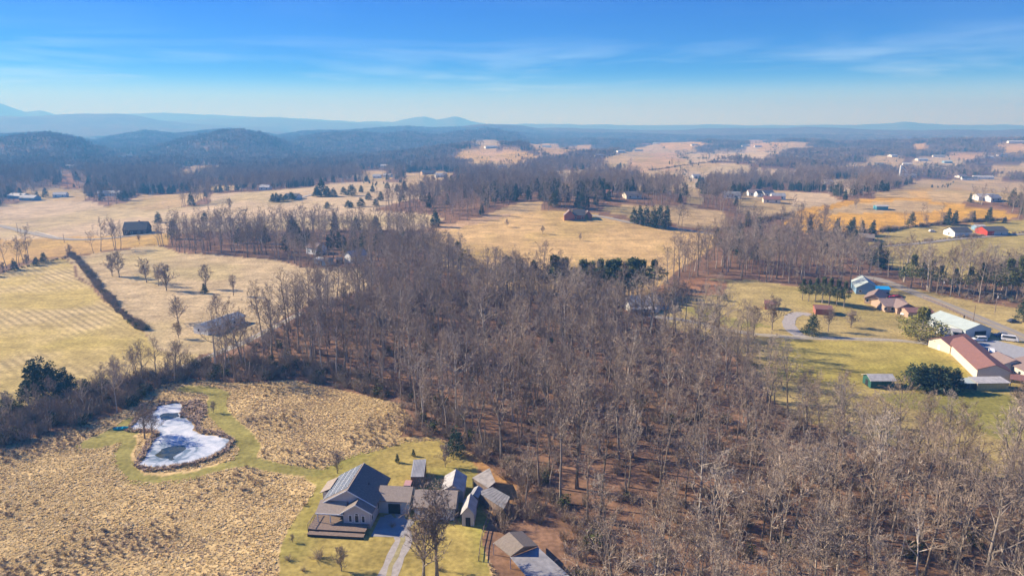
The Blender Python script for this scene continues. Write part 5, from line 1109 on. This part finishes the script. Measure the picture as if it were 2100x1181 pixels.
for px_, py_, ty in [(72, 815, 735), (92, 812, 728), (112, 808, 738), (135, 808, 752), (150, 812, 765), (60, 835, 780), (20, 860, 800), (215, 810, 765), (180, 822, 775)]: plant(CEDAR, px_, py_, ty, 'dark green cedar in the clump above the pond thicket', 'cedar_tree', group='cedars in the pond thicket', wide=1.25)
for px_, py_, ty in [(1137, 606, 520), (1157, 604, 526), (1195, 610, 530), (1212, 612, 533), (1230, 608, 528), (1248, 612, 530), (1262, 610, 527), (1280, 612, 534), (1297, 606, 526), (1316, 600, 530), (1340, 592, 530), (1040, 596, 522), (1065, 602, 528), (1095, 606, 532), (1205, 618, 545), (1222, 622, 548), (1245, 624, 552), (1258, 616, 540), (1270, 622, 548), (1290, 618, 545), (1308, 608, 535), (940, 552, 494)]: plant(PINE, px_, py_, ty, 'green pine in the line between the wood and the bare hill', 'pine_tree', group='pines below the hill field', wide=rnd.uniform(1.2, 1.9))
for px_, py_, ty in [(1300, 458, 421), (1312, 461, 420), (1325, 463, 419), (1340, 466, 420), (1352, 468, 418), (1366, 470, 421)]: plant(CEDAR, px_, py_, ty, 'tall dark pine in the row along the hill house drive', 'pine_tree', group='pines along the hill drive', wide=.9)
for px_, py_, ty in [(1645, 615, 570), (1658, 618, 572), (1672, 620, 568), (1686, 622, 566), (1700, 626, 568), (1715, 628, 572), (1730, 630, 575)]: plant(PINE, px_, py_, ty, 'dark pine in the clump beside the pale blue building', 'pine_tree', group='pine clump by the blue building')
plant(ROUNDPINE, 1887, 697, 627, 'big round yellow-green pine in the yard by the white trailer', 'pine_tree', wide=1.55)
for px_, py_, ty in [(1868, 590, 520), (1890, 588, 535), (1908, 592, 530), (1925, 596, 542), (1955, 600, 548), (1985, 604, 545), (2010, 600, 536), (2040, 606, 538), (2062, 612, 528), (2085, 616, 524), (2100, 620, 530), (1850, 580, 545)]: plant(PINE, px_, py_, ty, 'green pine in the thicket across the road', 'pine_tree', group='pines across the road')
# low shrubs on the lawns
def shrub(px_, py_, s, label):
    p = gp(px_, py_); o = bpy.data.objects.new('shrub', BRUSH[rnd.randrange(4)]); COL.objects.link(o); o.location = p; o.scale = (s, s, s * .8); o.rotation_euler.z = rnd.uniform(0, 6); tag(o, label, 'shrub'); return o
shrub(592, 1148, .5, 'small brown leafless shrub at the left edge of the front lawn'); shrub(653, 1145, .85, 'round dark brown leafless shrub on the front lawn'); shrub(622, 1170, .4, 'tiny brown shrub at the foot of the front lawn'); shrub(805, 1080, .5, 'reddish bare shrub on the concrete patio'); shrub(862, 1018, .9, 'tangled bare shrub between the breezeway and garage'); shrub(875, 990, 1.1, 'dark bare shrub beside the tin canopy'); shrub(940, 1058, .9, 'bare shrub against the small white-roofed shed'); shrub(900, 1168, .5, 'grey bare shrub at the foot of the tall tree')

BAND = poly([(-900, 1010), (0, 918), (120, 888), (250, 850), (325, 800), (390, 782), (425, 735), (300, 765), (150, 805), (0, 850), (-900, 920)])

# the wood: nearest trees as single things, the rest as a mass
X, Y = grid(-260, 330, 42, 420, 5.5)
r_ = np.hypot(X, Y)
ok = ~open_mask(X, Y) & in_view(X, Y, 14) & (r_ < 420) & clear_mask(X, Y) & (r_ > 50)
ok &= ~inside(POND, X, Y)
thin = rng.uniform(0, 1, X.size) < (.74 - .34 * (vnoise(X, Y, 18, 21) > .62))
band = inside(BAND, X, Y)
ok &= thin & (~band | (rng.uniform(0, 1, X.size) < .8))
X, Y, r_, band = X[ok], Y[ok], r_[ok], band[ok]
o_ = np.argsort(r_); X, Y, r_, band = X[o_], Y[o_], r_[o_], band[o_]
Z = hgt(X, Y); S = rng.uniform(.70, 1.14, len(X)) * (1 - .12 * (vnoise(X, Y, 40, 22) - .5)); S = np.where(band, S * .55, S)
Y1181 = 96.0
vis = (Y > 78) & (np.abs(X) < Y * .76)
first = np.nonzero(vis & ~band)[0][:290]
isf = np.zeros(len(X), bool); isf[first] = True
for i in np.nonzero(isf)[0]:
    k = rnd.randrange(len(FOREST)); s = float(S[i])
    hgt_ = s * (21, 23, 18, 22, 16, 20, 14, 24)[k]; look = 'short slender' if hgt_ < 15 else 'tall stout' if hgt_ > 20 else 'mid-sized'
    place = 'behind the brown gabled carport' if math.hypot(X[i] - 12, Y[i] - 118) < 32 else 'at the wood edge beside the tussocky meadow' if X[i] < -12 else 'on the side of the wood towards the mown paddock' if X[i] > 52 else 'inside the wood beyond the tin sheds'
    e_ = empty('bare_tree', (X[i], Y[i], Z[i]), rnd.uniform(0, 6.28), '%s leafless grey-brown tree %s' % (look, place), 'tree', '%s bare trees %s' % (look, place))
    e_.scale = (s, s, s * rnd.uniform(.92, 1.1)); e_.rotation_euler.x = rnd.gauss(0, .05); e_.rotation_euler.y = rnd.gauss(0, .05)
    put('trunk', FOREST[k][0], e_); put('crown', FOREST[k][1], e_)
q = ~isf
scatter('woodland', 'leafless grey-brown wood filling the ground behind the clearing', 'woodland', [f[2] for f in FOREST], X[q], Y[q], Z[q], turns(q.sum(), .05), sizes(q.sum(), .95, 1.05) * S[q][:, None], rng.integers(0, len(FOREST), q.sum()))
# undergrowth of the wood
X, Y = grid(-260, 330, 42, 330, 3.1)
ok = ~open_mask(X, Y) & in_view(X, Y, 10) & clear_mask(X, Y, .55) & ~inside(POND, X, Y) & (np.hypot(X, Y) > 50)
THICK = [poly(p) for p in ([(390, 782), (425, 735), (560, 735), (720, 765), (830, 800), (930, 840), (985, 915), (965, 932), (900, 905), (845, 860), (820, 830), (700, 802), (600, 782), (470, 787)], [(1000, 1062), (1062, 1046), (1120, 1030), (1220, 1090), (1330, 1200), (1330, 1500), (1040, 1500), (1010, 1160), (988, 1110)], [(900, 880), (960, 880), (1040, 920), (1130, 990), (1140, 1040), (1062, 1046), (1062, 1000), (1010, 962), (960, 930)])]
th = inside(BAND, X, Y)
for P in THICK: th |= inside(P, X, Y)
ok &= (rng.uniform(0, 1, X.size) < np.where(th, .95, .42 + .25 * (vnoise(X, Y, 22, 23) > .55)))
X, Y, th = X[ok], Y[ok], th[ok]; n = len(X)
scatter('undergrowth', 'brown tangled thicket of bare brush under the trees', 'undergrowth', BRUSH, X, Y, hgt(X, Y), turns(n, .12), sizes(n, .5, 1.15) * np.where(inside(BAND, X, Y), 1.7, np.where(th, 1.3, .85))[:, None], rng.integers(0, len(BRUSH), n))
q = (rng.uniform(0, 1, n) < np.where(inside(BAND, X, Y), .55, np.where(th, .26, .04)))
scatter('evergreen_bushes', 'dull green honeysuckle and privet bushes in the thicket', 'bushes', IVY, X[q] + 1.2, Y[q] + .6, hgt(X[q], Y[q]), turns(q.sum(), .12), sizes(q.sum(), .6, 1.3), rng.integers(0, 2, q.sum()))
# green ivy and honeysuckle at the feet of the band by the pond
# middle distance woods
X, Y = grid(-1100, 1250, 200, 1300, 7.2)
r_ = np.hypot(X, Y)
ok = (r_ >= 420) & (r_ < 1250) & in_view(X, Y, 20) & ~open_mask(X, Y) & clear_mask(X, Y) & (rng.uniform(0, 1, X.size) < .86)
X, Y = X[ok], Y[ok]; n = len(X); conif = rng.uniform(0, 1, n) < .07 + .35 * (vnoise(X, Y, 60, 24) > .66) + .10 * (X > 200)
pk = np.where(conif, 4 + rng.integers(0, 3, n), rng.integers(0, 4, n)); sc = sizes(n, .68, 1.08); sc[conif] *= 1.5
scatter('woodland', 'leafless woods between the fields in the middle distance', 'woodland', [f[2] for f in MIDT] + [f[2] for f in CEDAR], X, Y, hgt(X, Y), turns(n), sc, pk)
# far woods
X, Y = grid(-3600, 4200, 900, 4700, 21.0)
r_ = np.hypot(X, Y)
om = open_mask(X, Y) | open_mask(X + 9, Y - 9) | open_mask(X - 9, Y + 9)
ok = (r_ >= 1250) & (r_ < 4600) & in_view(X, Y, 20) & ~om & clear_mask(X, Y) & (rng.uniform(0, 1, X.size) < .93)
X, Y = X[ok], Y[ok]; n = len(X)
scatter('far_woodland', 'blue-hazed woods covering the distant hills', 'woodland', PATCH, X, Y, hgt(X, Y) - .5, turns(n, .02), sizes(n, .8, 1.15), rng.integers(0, len(PATCH), n))
# trees standing along the edges of the far fields
hx, hy = [], []
for n_, P, c_, s_ in AREAS:
    if n_ != 'far_field' or min(p[1] for p in P) < 700: continue
    for i in range(len(P)):
        a_ = Vector(P[i]); b_ = Vector(P[(i + 1) % len(P)]); m_ = max(1, int((b_ - a_).length / 11))
        if rnd.random() < .3: continue
        for k in range(m_):
            if rnd.random() < .62: p = a_.lerp(b_, k / m_); hx.append(p.x + rnd.gauss(0, 4)); hy.append(p.y + rnd.gauss(0, 4))
hx = np.array(hx); hy = np.array(hy); ok = in_view(hx, hy, 20) & clear_mask(hx, hy); hx = hx[ok]; hy = hy[ok]; n = len(hx)
scatter('field_edge_trees', 'small trees and cedars along the far field edges', 'trees', [f[2] for f in MIDT] + [f[2] for f in CEDAR], hx, hy, hgt(hx, hy), turns(n), sizes(n, .3, .7), np.where(rng.uniform(0, 1, n) < .45, 4 + rng.integers(0, 3, n), rng.integers(0, 4, n)))
# tussocks of the meadow
X, Y = grid(-175, 12, 62, 235, .39)
ok = inside(MEADOW_P, X, Y) & ~inside(LAWN_P, X, Y) & ~inside(POND, X, Y) & in_view(X, Y, 4) & (X < 4)
LP = next(a[1] for a in AREAS if a[0] == 'leaf_patch'); ok &= ~inside(LP, X, Y)
for pts, w in PATHS: ok &= dist_line(pts, X, Y) > w - .1
dn = vnoise(X, Y, 9, 25); ok &= rng.uniform(0, 1, X.size) < .55 + .4 * dn
X, Y = X[ok], Y[ok]; n = len(X)
scatter('tall_grass', 'golden tussocky dry grass covering the meadow', 'grass', TUSS, X, Y, np.zeros(n), turns(n, .15), sizes(n, .34, .74, .42, .85) * (.75 + .5 * vnoise(X, Y, 6, 26))[:, None], np.where(vnoise(X, Y, 8, 61) * .5 + vnoise(X, Y, 24, 62) * .5 + rng.uniform(-.12, .12, n) > .58, 4 + rng.integers(0, 3, n), rng.integers(0, 4, n)))
# brown weeds standing in patches of the meadow
X, Y = grid(-175, 12, 62, 235, 1.5)
ok = inside(MEADOW_P, X, Y) & ~inside(LAWN_P, X, Y) & ~inside(POND, X, Y) & in_view(X, Y, 4) & (X < 4) & ~inside(LP, X, Y) & (vnoise(X, Y, 11, 27) * .6 + vnoise(X, Y, 30, 28) * .4 + rng.uniform(-.12, .12, X.size) > .60)
for pts, w in PATHS: ok &= dist_line(pts, X, Y) > w + .4
X, Y = X[ok], Y[ok]; n = len(X)
scatter('weeds', 'brown weed stalks standing in patches over the meadow', 'weeds', BRUSH, X, Y, np.zeros(n), turns(n, .2), sizes(n, .16, .34), rng.integers(0, len(BRUSH), n))
# reeds round the pond
pp = rough_poly(POND, 0.0, .35); pts = []
cxp = sum(p[0] for p in POND) / len(POND); cyp = sum(p[1] for p in POND) / len(POND)
for i, p in enumerate(pp):
    q = pp[(i + 1) % len(pp)]; d = Vector((q[0] - p[0], q[1] - p[1])); nrm_ = Vector((d.y, -d.x)).normalized()
    if inside(POND, np.array([p[0] + nrm_.x * .3]), np.array([p[1] + nrm_.y * .3]))[0]: nrm_ = -nrm_
    low = p[1] < cyp + 3 or p[0] > cxp + 2
    for k in range(2 if low else 1):
        w = rnd.uniform(.2, 1.5 if low else .7) * (.5 + float(vnoise(p[0], p[1], 3.5, 66))); pts.append((p[0] + nrm_.x * w + rnd.uniform(-.2, .2), p[1] + nrm_.y * w + rnd.uniform(-.2, .2)))
# the reed bed between the two arms of the pond
RB = poly([(230 + a / 5.367, 780 + b / 5.367) for a, b in [(770, 300), (800, 240), (930, 210), (1030, 270), (1040, 350), (990, 430), (930, 500), (880, 440), (800, 405), (745, 400)]])
Xb, Yb = grid(min(p[0] for p in RB), max(p[0] for p in RB), min(p[1] for p in RB), max(p[1] for p in RB), .7); okb = inside(RB, Xb, Yb)
pts += list(zip(Xb[okb], Yb[okb])); pts = np.array(pts); n = len(pts)
scatter('reeds', 'purple-brown reeds fringing the frozen pond', 'reeds', REED, pts[:, 0], pts[:, 1], np.zeros(n), turns(n, .12), sizes(n, .6, 1.15), rng.integers(0, len(REED), n))
# hedgerows
HEDGES = [('dark overgrown hedgerow between the hay field and the tan paddock', [(146, 524), (160, 535), (185, 565), (215, 605), (250, 643), (275, 664), (298, 678)], 1.0, .55), ('dark hedge between the orange field and the brick ranch yard', [(1685, 482), (1740, 481), (1790, 478), (1870, 466), (1960, 457), (2060, 451)], 1.2, 1.0), ('low dark hedge beside the lane by the white gabled barn', [(1765, 505), (1830, 503), (1900, 495), (1980, 487), (2060, 480), (2160, 474)], .8, 1.2), ('grey brush line beyond the pale cut field', [(1330, 350), (1400, 340), (1480, 332)], 1.6, 3.0), ('brown hedge below the house on the hill drive', [(1470, 478), (1500, 470), (1620, 440)], 1.5, 1.5), ('dark brush row along the fence of the hay field evergreens', [(0, 560), (60, 546), (140, 528)], .5, 1.2)]
for lab_, pxs, hs_, stp in HEDGES:
    HEDGE = [gp(*p) for p in pxs]; hx, hy = [], []
    for a_, b_ in zip(HEDGE[:-1], HEDGE[1:]):
        n = max(1, int((b_ - a_).length / stp))
        for k in range(n):
            p = a_.lerp(b_, k / n); hx.append(p.x + rnd.uniform(-1.3, 1.3)); hy.append(p.y + rnd.uniform(-1, 1))
    hx = np.array(hx); hy = np.array(hy); n = len(hx)
    scatter('hedgerow', lab_, 'hedge', BRUSH + IVY, hx, hy, hgt(hx, hy), turns(n, .15), sizes(n, .45, 1.0) * hs_ * (.45 + .95 * vnoise(hx, hy, 9, 71))[:, None], np.where(rng.uniform(0, 1, n) < .15, 4 + rng.integers(0, 2, n), rng.integers(0, 4, n)))

# ------------------------------------------------------------------ haze: winter air over the whole valley
b = MB(); b.box(-12000, 12000, -2500, 11800, -70, 440)
mh = bpy.data.materials.new('air'); mh.use_nodes = True; t = mh.node_tree; t.nodes.clear()
ho = t.nodes.new('ShaderNodeOutputMaterial'); pv = t.nodes.new('ShaderNodeVolumePrincipled'); t.links.new(pv.outputs[0], ho.inputs['Volume'])
pv.inputs['Color'].default_value = (0.13, 0.45, 1.0, 1); pv.inputs['Absorption Color'].default_value = (0.72, 0.72, 0.72, 1); pv.inputs['Density'].default_value = 0.00036; pv.inputs['Anisotropy'].default_value = 0.10
hz = b.build('haze', mh); tag(hz, 'pale blue winter haze filling the valley air', 'haze', kind='stuff')
